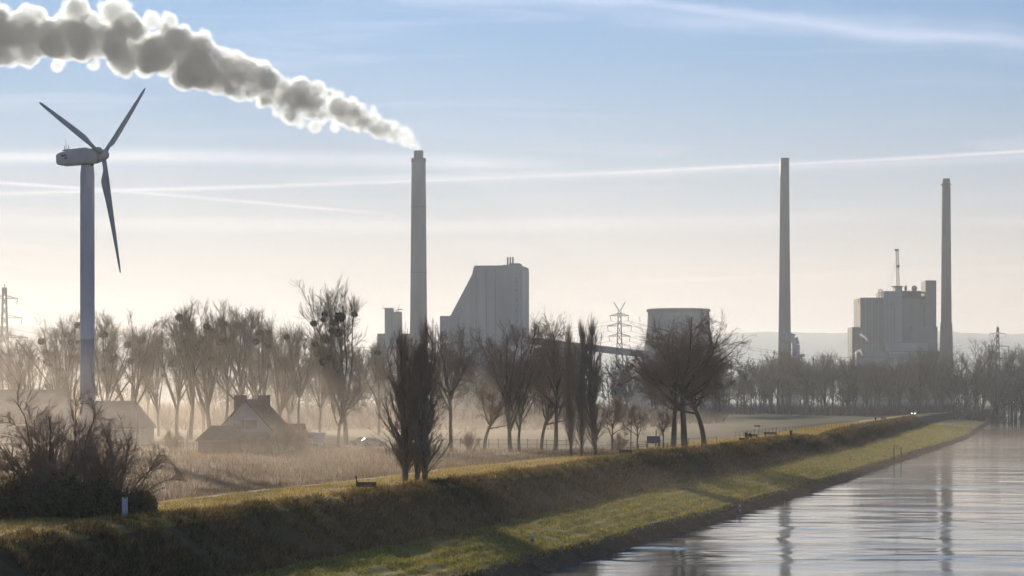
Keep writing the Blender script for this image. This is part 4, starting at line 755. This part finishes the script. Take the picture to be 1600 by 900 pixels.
# ---------------------------------------------------------------- farm
def gable(name, base, L_, W_, eave, ridge, wall, roof, label, rz, over=0.5, hip=0.0, cat='house'):
    o = thing(name, base, label, cat, rz=rz); l, w = L_ / 2, W_ / 2      # ridge along x
    mb = MB(); mb.box(-l, l, -w, w, -0.3, eave)
    if not hip: mb.add([(-l, -w, eave), (-l, w, eave), (-l, 0, ridge - 0.15), (l, -w, eave), (l, w, eave), (l, 0, ridge - 0.15)], [(0, 3, 5, 2), (1, 2, 5, 4)], [(0, 2, 1), (3, 4, 5)])
    mb.build('wall', wall, o); sl = (ridge - eave) / w; e = eave - over * sl; r_ = MB(); lo = l + over; hx = lo - hip
    for s in (-1, 1):
        P_ = [(-lo, s * (w + over), e), (lo, s * (w + over), e), (hx, 0, ridge), (-hx, 0, ridge)]; Q_ = [(x, y, z + 0.22) for x, y, z in P_]; F_ = [(0, 1, 2, 3), (7, 6, 5, 4), (0, 4, 5, 1), (1, 5, 6, 2), (2, 6, 7, 3), (3, 7, 4, 0)]
        r_.add(P_ + Q_, F_)
    if hip:
        for s in (-1, 1): r_.add([(s * lo, -(w + over), e + 0.05), (s * lo, w + over, e + 0.05), (s * hx, 0, ridge + 0.2)], (), [(0, 1, 2)])
    ro = r_.build('roof', roof, o); return o, ro
Dh = 352.0; hb_ = G(398, Dh); hm = Dh / F
ho, hr = gable('farmhouse', hb_, 10.0, 10.4, 2.4, Pz(626, Dh) - hb_.z, mat_white, mat_roof, 'farmhouse with a dark steep roof, white gable and two broad chimneys', R(80))
for yy in (-1.6, 2.6): c_ = MB().box(-0.8 + yy * 0.3, 1.0 + yy * 0.3, yy - 0.75, yy + 0.75, 6.0, Pz(620, Dh) - hb_.z + 0.2).build('chimney', mat_roof, ho); MB().box(-0.9 + yy * 0.3, 1.1 + yy * 0.3, yy - 0.85, yy + 0.85, Pz(620, Dh) - hb_.z + 0.22, Pz(619, Dh) - hb_.z + 0.2).build('cap', mat_roof, c_)
xg = -5.0
for y0, y1 in ((-1.9, -0.15), (0.15, 1.9)):
    w_ = MB().box(xg - 0.10, xg + 0.02, y0, y1, 3.6, 5.0).build('window', mat_glass, ho); MB().box(xg - 0.16, xg - 0.11, y0 - 0.12, y0, 3.5, 5.1).box(xg - 0.16, xg - 0.11, y1, y1 + 0.12, 3.5, 5.1).box(xg - 0.16, xg - 0.11, y0, y1, 5.0, 5.1).box(xg - 0.16, xg - 0.11, y0, y1, 3.5, 3.6).build('window_frame', mat_white, w_)
MB().box(xg - 1.0, xg - 0.02, -3.6, 3.6, 2.75, 3.2).build('balcony', mat_white, ho); MB().box(xg - 0.12, xg - 0.02, -0.6, 0.6, 0, 2.0).build('door', mat_wood, ho)
for yy in (-3, 3): MB().box(xg - 0.1, xg + 0.02, yy - 0.7, yy + 0.7, 0.9, 2.1).build('window', mat_glass, ho)
go, gr_ = gable('garage', G(348, 345), 7.2, 6.0, 2.0, 3.9, mat_wood, mat_roof, 'low dark garage with a hipped roof beside the farmhouse', R(5), 0.4, 2.2, 'garage'); MB().box(-1.4, 1.4, -3.12, -3.01, 0, 1.9).build('door', mat_dark, go)
bo, br_ = gable('barn', G(18, 425), 20, 12, 4.0, Pz(610, 425) - 4.0, mat_white, mat_roof2, 'large pale barn roof at the left picture edge behind the shrubs', R(2), 0.4, 0.0, 'barn'); MB().box(2, 5, -6.15, -6.02, 0, 3.2).build('door', mat_wood, bo)
b2, br2 = gable('barn', G(180, 418), 12.5, 9, 3.2, Pz(628, 418) - 4.0, mat_white, mat_roof2, 'long low barn roof just right of the turbine tower', R(-4), 0.4, 2.8, 'barn'); MB().box(-1.5, 1.5, -4.65, -4.52, 0, 2.6).build('door', mat_wood, b2)
s_o, s_r = gable('shed', G(447, 362), 5.5, 4.5, 2.4, 4.0, mat_wood, mat_roof, 'small dark shed attached at the river side of the farmhouse', R(20), 0.3, 0.0, 'shed'); MB().box(-0.6, 0.6, -2.37, -2.26, 0, 2.0).build('door', mat_dark, s_o)
tp = thing('broken_trunk', G(216, 400), 'bare broken tree trunk leaning beside the low barn', 'tree trunk'); MB().bar((0, 0, -0.2), (-0.5, 0, 9.4 * 0.98), 0.32, 0.16, 8).build('trunk', mat_bark, tp)
# caravans and parked cars
def car(name, base, rz, paint, label, group='cars parked by the farm', lamps=False, van=False):
    o = thing(name, base, label, 'van' if van else 'car', group, rz); hL, hW = (2.4, 0.95) if van else (2.1, 0.86); top = 2.3 if van else 1.45
    pr = [(-hL, .35), (hL, .35), (hL, .75), (hL - .15, .9), (hL - (0.5 if van else 1.0), 1.05 if van else .95), (hL - (1.1 if van else 1.65), top), (-hL + (.1 if van else .55), top), (-hL, 1.0)]
    MB().prism([(x, z) for x, z in pr], -hW, hW).build('body', paint, o)
    for s in (-1, 1): MB().box(-hL + 0.6, hL - 1.75, s * (hW + .012) - .01, s * (hW + .012) + .01, top - .50, top - .12).build('side_window', mat_glass, o)
    x0, z0_, x1, z1 = hL - (0.5 if van else 1.0), 1.08 if van else .98, hL - (1.1 if van else 1.65), top - .04
    MB().add([(x0 + .02, -hW + .1, z0_), (x0 + .02, hW - .1, z0_), (x1 + .03, hW - .15, z1), (x1 + .03, -hW + .15, z1), (x0 - .05, -hW + .1, z0_), (x0 - .05, hW - .1, z0_), (x1 - .05, hW - .15, z1), (x1 - .05, -hW + .15, z1)], [(0, 1, 2, 3), (7, 6, 5, 4), (0, 4, 5, 1), (2, 6, 7, 3), (0, 3, 7, 4), (1, 5, 6, 2)]).build('windscreen', mat_glass, o)
    for sx in (-1, 1):
        for sy in (-1, 1):
            w_ = MB().bar((sx * hL * .62, sy * (hW - .18), .32), (sx * hL * .62, sy * (hW + .02), .32), .32, n=14).build('wheel', mat_tyre, o); MB().bar((sx * hL * .62, sy * (hW + .021), .32), (sx * hL * .62, sy * (hW + .035), .32), .18, n=10).build('rim', mat_steel, w_)
    for sy in (-1, 1): MB().bar((hL - .02, sy * (hW - .24), .72), (hL + .05, sy * (hW - .24), .72), .17 if lamps else .1, n=10).build('headlight', mat_lamp if lamps else mat_white, o)
    return o
pB = pbr('pale_blue_paint', (0.30, 0.36, 0.46), 0.3, 0.04, 2.0, spec=0.5); pG = pbr('grey_paint', (0.16, 0.17, 0.19), 0.3, 0.04, 2.0, spec=0.5); pW = pbr('white_paint', (0.7, 0.7, 0.7), 0.35, 0.04, 2.0, spec=0.5)
car('parked_car', G(584, 392), R(10), pB, 'pale blue car parked left of the near poplar clump'); car('parked_car', G(566, 398), R(175), pG, 'grey car half behind the pale blue one')
car('delivery_van', G(1428, 1030), R(-105), pG, 'dark van with both headlights lit driving on the dyke road', 'vehicles on the dyke road', True, True)
cvn = thing('caravan', G(487, 395), 'small white caravan parked between the farmhouse and the tallest tree', 'caravan'); MB().prism([(-1.0, .4), (1.0, .4), (1.15, 1.2), (1.0, 2.3), (.7, 2.45), (-.8, 2.45), (-1.1, 2.2), (-1.15, 1.0)], -2.0, 2.0).build('body', pW, cvn)
MB().box(-.6, .6, -2.03, -1.98, 1.3, 1.9).build('window', mat_glass, cvn); MB().bar((0, -.6, .3), (0, .6, .3), .06).bar((-1.05, 0, .32), (-.9, 0, .32), .32, n=12).bar((.9, 0, .32), (1.05, 0, .32), .32, n=12).build('axle', mat_tyre, cvn); MB().bar((0, -2, .45), (0, -3.2, .45), .06).build('drawbar', mat_steel, cvn)
trl = thing('trailer', G(499, 392), 'pale blue box trailer beside the white caravan', 'trailer'); MB().box(-.95, .95, -1.6, 1.6, .5, 2.3).build('body', pB, trl); MB().bar((-.98, 0, .32), (-.84, 0, .32), .32, n=12).bar((.84, 0, .32), (.98, 0, .32), .32, n=12).build('wheels', mat_tyre, trl)
# fences
def fence(name, pts, gap, h, label, rails=2, r=0.06):
    o = thing(name, pts[0], label, 'fence'); b0 = pts[0]; prev = None; pm = None
    for a, b in zip(pts[:-1], pts[1:]):
        n = max(1, int((b - a).length / gap))
        for k in range(n + (b == pts[-1])):
            p = a.lerp(b, k / n); p.z = float(ground_z(p.x, p.y)); q = p - b0
            MB().bar((q.x, q.y, q.z - .2), (q.x + random.uniform(-.05, .05), q.y, q.z + h * random.uniform(.92, 1.08)), r).build('post', mat_wood, o)
            if prev is not None:
                for j in range(rails): zz_ = h * (0.9 - j * 0.45); MB().bar(prev + Vector((0, 0, zz_)), q + Vector((0, 0, zz_)), r * .55).build('rail', mat_wood, o)
            prev = q
    return o
fence('pasture_fence', [G(690, 382), G(900, 372)], 1.7, 1.5, 'weathered post and rail fence running behind the trees in front of the boiler house', 2, 0.07)
fence('paddock_fence', [G(965, 360), G(1120, 365)], 2.4, 1.1, 'low post and rail fence behind the broad bare tree', 1, 0.06)
fence('meadow_fence', [G(1150, 480), G(1340, 600)], 3.2, 1.25, 'thin row of fence posts along the meadow beyond the walker', 1, 0.07)
fence('garden_fence', [G(258, 372), G(312, 356)], 1.6, 1.2, 'short garden fence between the low barn and the garage', 2, 0.06)
for px, D, hh, lb in ((292, 350, 3.4, 'pale thin post left of the garage'), (428, 340, 3.4, 'pale slanting post in front of the farmhouse'), (1024, 352, 2.6, 'thin dark pole beside the blue board'), (985, 350, 4.0, 'thin pole left of the young tree by the lane')):
    tag(MB().bar((0, 0, -.2), (.15, 0, hh), .09, .07, 8).build('wooden_post', mat_white if 'pale' in lb else mat_wood, None, False, G(px, D)), lb, 'post')
bd = thing('notice_board', G(1021, 346), 'blank blue board on two legs under the young trees', 'board'); MB().box(-1.02, 1.02, -.05, .05, 0.75, 1.85).build('panel', mat_board, bd)
for s in (-1, 1): MB().box(s * .9 - .06, s * .9 + .06, -.07 + .12, .07 + .12, -.2, 1.8).build('leg', mat_wood, bd)
for px, D, lb in ((1003, 344, 'picnic table under the young tree left of the blue board'), (1036, 342, 'picnic table under the young tree right of the blue board')):
    o = thing('picnic_table', G(px, D), lb, 'picnic table', 'picnic tables by the lane', R(8)); MB().box(-.9, .9, -.35, .35, .70, .76).build('table_top', mat_wood, o)
    for s in (-1, 1): MB().box(-.9, .9, s * .75 - .14, s * .75 + .14, .42, .47).build('seat', mat_wood, o); MB().bar((s * .7, -.75, 0), (s * .7, .35, .70), .05).build('leg', mat_wood, o); MB().bar((s * .7, .75, 0), (s * .7, -.35, .70), .05).build('leg', mat_wood, o)
# lane in front of the old trees
Ds = np.arange(300, 420, 3.0); pc = (strip('lane', -33, 3.2, 295, 430, mat_asphalt, 0.05))
# ---------------------------------------------------------------- dyke furniture
lb_ = thing('lounger_bench', G(571, 176, 0.14), 'dark wooden lounger bench with a raised headrest on the dyke top', 'bench', rz=R(2))
MB().box(-.70, .85, -.42, .42, .10, .44).build('seat_box', mat_wood, lb_)
for k in range(6): MB().box(-.72 + k * .262, -.72 + k * .262 + .24, -.45, .45, .444, .48).build('slat', mat_wood, lb_)
for k in range(4): a_ = Vector((-.66 - k * .05, 0, .50 + k * .115)); MB().add([(a_.x - .00, -.34, a_.z), (a_.x + .06, -.34, a_.z + .015), (a_.x + .06, .34, a_.z + .015), (a_.x, .34, a_.z), (a_.x - .045, -.34, a_.z + .10), (a_.x + .015, -.34, a_.z + .115), (a_.x + .015, .34, a_.z + .115), (a_.x - .045, .34, a_.z + .10)], [(0, 3, 2, 1), (4, 5, 6, 7), (0, 1, 5, 4), (2, 3, 7, 6), (1, 2, 6, 5), (0, 4, 7, 3)]).build('headrest_slat', mat_wood, lb_)
MB().box(-.74, -.66, -.06, .06, .1, .96).build('headrest_post', mat_wood, lb_)
for k in range(4): MB().box(-.6 + (k % 2) * 1.25, -.5 + (k % 2) * 1.25, (-.36 if k < 2 else .26), (-.26 if k < 2 else .36), -.15, .1).build('leg', mat_wood, lb_)
def bench(px, D, label, rz=0.0, w=1.6):
    o = thing('park_bench', G(px, D), label, 'bench', 'benches along the dyke', rz)
    for k in range(3): MB().box(-w / 2, w / 2, -.22 + k * .15, -.09 + k * .15, .42, .46).build('seat_slat', mat_wood, o)
    for k in range(3): MB().box(-w / 2, w / 2, .24 + k * .03, .28 + k * .03, .52 + k * .14, .64 + k * .14).build('back_slat', mat_wood, o)
    for s in (-1, 1): MB().box(s * w * .4 - .05, s * w * .4 + .05, -.2, .24, -.1, .415).build('leg', mat_dark, o); MB().bar((s * w * .4, .23, .35), (s * w * .4, .36, .95), .035).build('back_support', mat_dark, o)
    return o
bench(978, 268, 'dark bench on the dyke top right of the middle columnar poplars', R(6)); bench(1204, 430, 'bench on the dyke just left of the walking person', R(12), 2.6); bench(1176, 398, 'bench with people beside it on the dyke', R(20), 2.2); bench(1381, 735, 'bench on the dyke beyond the lone far walker', R(10), 1.8)
bx_ = [(1190, 405), (1165, 385)]
tag(MB().box(-.5, .5, -.3, .3, -.05, .5).box(-.55, .55, -.35, .35, .5, .56).build('litter_bin', mat_dark, None, False, G(1159, 388)), 'small dark bin on the dyke left of the seated people', 'bin')
sg = thing('sign_post', G(1186, 430), 'small sign on a thin post behind the seated people', 'sign'); MB().bar((0, 0, -.1), (0, 0, 2.6), .05).build('post', mat_steel, sg); MB().box(-.9, .25, -.04, .04, 2.15, 2.38).build('panel', mat_dark, sg)
# marker posts
mp_ = thing('marker_post', G(195, 133), 'pale blue white marker post with a notched top before the thicket', 'post'); MB().prism([(-.16, -.1), (.16, -.1), (.16, 1.24), (.09, 1.24), (0, 1.12), (-.09, 1.24), (-.16, 1.24)], -.06, .06).build('panel', mat_post, mp_); MB().box(-.13, .13, .065, .12, -.2, 1.0).build('backing', mat_steel, mp_)
def marker(px, D, h, r, label, mat=mat_post):
    o = thing('bank_marker', G(px, D), label, 'post', 'small markers on the river bank'); MB().lathe([(r, -.2), (r, h - .1), (r * .6, h)], 12).build('post', mat, o, True); MB().lathe([(r * 1.08, h * .35), (r * 1.08, h * .6)], 12, cap=False).build('band', mat_board, o)
marker(832, 167, .82, .10, 'short blue-white marker post nearest the water at the picture bottom'); marker(1156, 238, .70, .12, 'short pale marker post midway along the bank'); marker(1329, 395, .6, .14, 'small white marker right of the ramp on the berm'); marker(1318, 300, .8, .07, 'dark stump-like marker at the bank top below the ramp', mat_wood)
for px, D, lb in ((1397, 428, 'left one of the two tall thin poles on the berm'), (1408, 430, 'right one of the two tall thin poles on the berm')): o = thing('gauge_pole', G(px, D), lb, 'pole', 'pair of tall poles on the berm'); MB().lathe([(.09, -.3), (.08, 3.2), (.03, 3.3)], 10).build('pole', mat_dark, o, True); MB().lathe([(.12, 2.7), (.12, 2.95)], 10).build('collar', mat_steel, o)
# concrete steps and slipway edges down the bank
for px, D, lb in ((1045, 205, 'narrow stone stair down the river bank below the midway marker'), (850, 158, 'narrow stone stair down the bank beside the lowest marker')):
    uw_ = float(u_water(D)); o = thing('bank_stair', Vector((uw_ - 1.6 + .25 * D, D, 0)), lb, 'stairs')
    for k in range(6): x_ = k * .32; MB().box(x_, x_ + .34, -.35, .35, .05, 1.12 - k * .19).build('step', mat_stone, o)
# ---------------------------------------------------------------- people
def person(px, D, label, joints, edges, coat, trousers, rz=0.0, scale=1.0, dz=0.0):
    me = bpy.data.meshes.new('body'); me.from_pydata([j[:3] for j in joints], edges, []); tmp = bpy.data.objects.new('tmp', me); C.objects.link(tmp)
    tmp.modifiers.new('s', 'SKIN'); 
    for v, j in zip(me.skin_vertices[0].data, joints): v.radius = (j[3], j[4])
    me.skin_vertices[0].data[0].use_root = True; sb = tmp.modifiers.new('u', 'SUBSURF'); sb.levels = 2; sb.render_levels = 2
    dg = bpy.context.evaluated_depsgraph_get(); m2 = bpy.data.meshes.new_from_object(tmp.evaluated_get(dg)); bpy.data.objects.remove(tmp); m2.name = 'body'
    m2.materials.clear(); skin = pbr('skin', (0.42, 0.27, 0.20), .6, .05, 5); hair = pbr('hair', (0.04, 0.03, 0.025), .8, .1, 9)
    for m in (coat, trousers, skin, hair): m2.materials.append(m)
    hip = joints[0][2]; hd = joints[HEAD][2]
    for p in m2.polygons:
        c = p.center; p.material_index = 1 if c.z < hip - .04 else (0 if c.z < hd - .13 else (3 if (c.z > hd + .04 or c.y > .03) else 2)); p.use_smooth = True
    o = thing('person', G(px, D, dz), label, 'person', 'people on the dyke', rz); b = link('body', m2, None, o); b.scale = (scale,) * 3
    return o
HEAD = 4
ED = [(0, 1), (1, 2), (2, 3), (3, 4), (4, 5), (2, 6), (6, 7), (7, 8), (8, 9), (2, 10), (10, 11), (11, 12), (12, 13), (0, 14), (14, 15), (15, 16), (16, 17), (0, 18), (18, 19), (19, 20), (20, 21)]
def stand(st):
    return [(0, 0, .95, .17, .13), (0, 0, 1.15, .18, .13), (0, 0, 1.42, .18, .12), (0, -.01, 1.53, .06, .06), (0, -.02, 1.64, .085, .10), (0, -.02, 1.74, .07, .085), (-.2, 0, 1.42, .075, .075), (-.25, .03, 1.15, .055, .055), (-.24, -.08 * st, .93, .045, .045), (-.24, -.1 * st, .84, .04, .025), (.2, 0, 1.42, .075, .075), (.25, .03, 1.15, .055, .055), (.24, .10 * st - .02, .93, .045, .045), (.24, .12 * st, .84, .04, .025),
            (-.1, 0, .88, .1, .1), (-.1, -.14 * st, .5, .075, .075), (-.1, -.16 * st, .09, .05, .05), (-.11, -.16 * st - .16, .04, .045, .035), (.1, 0, .88, .1, .1), (.1, .06 * st, .5, .075, .075), (.1, .26 * st, .1, .05, .05), (.11, .26 * st - .15, .05, .045, .035)]
def sit():
    return [(0, .1, .55, .17, .14), (0, .13, .75, .17, .13), (0, .1, 1.02, .18, .12), (0, .07, 1.13, .06, .06), (0, .05, 1.24, .085, .10), (0, .05, 1.34, .07, .085), (-.2, .1, 1.02, .075, .075), (-.26, .05, .78, .055, .055), (-.15, -.18, .66, .045, .045), (-.1, -.25, .64, .04, .025), (.2, .1, 1.02, .075, .075), (.26, .05, .78, .055, .055), (.15, -.18, .66, .045, .045), (.1, -.25, .64, .04, .025),
            (-.1, .02, .52, .1, .1), (-.12, -.38, .50, .075, .075), (-.12, -.42, .1, .05, .05), (-.12, -.58, .05, .045, .035), (.1, .02, .52, .1, .1), (.12, -.38, .50, .075, .075), (.12, -.42, .1, .05, .05), (.12, -.58, .05, .045, .035)]
ck = pbr('dark_coat', (0.025, 0.025, 0.03), .9, .1, 4); cj = pbr('blue_coat', (0.04, 0.05, 0.09), .9, .1, 4); cb = pbr('brown_coat', (0.07, 0.045, 0.03), .9, .1, 4); tk = pbr('dark_trousers', (0.02, 0.022, 0.03), .9, .1, 4)
person(1236, 414, 'person in a long dark coat standing on the dyke beside the bench', stand(.25), ED, ck, tk, R(20)); person(1368, 700, 'lone small walker in dark clothes on the far dyke', stand(.9), ED, ck, tk, R(15))
person(1166, 390, 'person in a dark jacket standing by the bench group', stand(.2), ED, cj, tk, R(-30), .98); person(1172, 397.6, 'person sitting at the left end of the bench on the dyke', sit(), ED, cb, tk, R(20), 1.0, 0.0)

# ---------------------------------------------------------------- the air
haze = MB().box(-11000, 11000, -600, 13000, -6.0, 425).build('haze', volume_mat('haze_air', HAZE_DENSITY, (0.80, 0.90, 1.0), 0.42)); tag(haze, kind='stuff')
def mist_bank(s0, s1, Y0, Y1, h0, h1, taper, seed, cut=1.0):
    n = 60; S_, Yg = np.meshgrid(np.linspace(s0, s1, n), np.geomspace(Y0, Y1, n), indexing='ij'); Xg = S_ * Yg; k = np.arange(n); e1_ = np.minimum(1, np.minimum(k, n - 1 - k) / 9.0); e1_ = e1_ * e1_ * (3 - 2 * e1_)
    edge = e1_[None, :] * e1_[:, None] * np.clip((0.15 - S_) / 0.52, 0.03, 1.0)
    Zt = 2.2 + edge * (h0 + (h1 - h0) * (0.65 * vnoise(Xg, Yg, 95, seed) + 0.35 * vnoise(Xg, Yg, 30, seed + 1)) * 1.3); Zb = np.full_like(Zt, 1.5)
    V = np.concatenate([np.stack([Xg, Yg, Zt], -1).reshape(-1, 3), np.stack([Xg, Yg, Zb], -1).reshape(-1, 3)])
    i = (np.arange(n - 1)[:, None] * n + np.arange(n - 1)[None, :]).ravel(); top = np.stack([i, i + n, i + n + 1, i + 1], 1); bot = top[:, ::-1] + n * n
    k = np.arange(n - 1); sd_ = []
    for a, b in ((k, k + 1), ((n - 1) * n + k + 1, (n - 1) * n + k), ((k + 1) * n, k * n), (k * n + n - 1, (k + 1) * n + n - 1)): sd_.append(np.stack([a, b, b + n * n, a + n * n], 1))
    return new_mesh('ground_mist', V, [top, bot] + sd_, True)
TAN = (0.74, 0.665, 0.59)
for k_, (Y0_, Y1_, h_, dens) in enumerate(((112, 760, 7, 0.00036), (160, 800, 14, 0.00042), (215, 850, 24, 0.00036), (280, 950, 36, 0.00024), (350, 1100, 50, 0.00014))):
    tag(link('ground_mist', mist_bank(-0.46, 0.24, Y0_, Y1_, h_ * 0.75, h_ * 1.3, None, 51 + 2 * k_), volume_mat('mist_air', dens * MIST, TAN, 0.66)), kind='stuff')
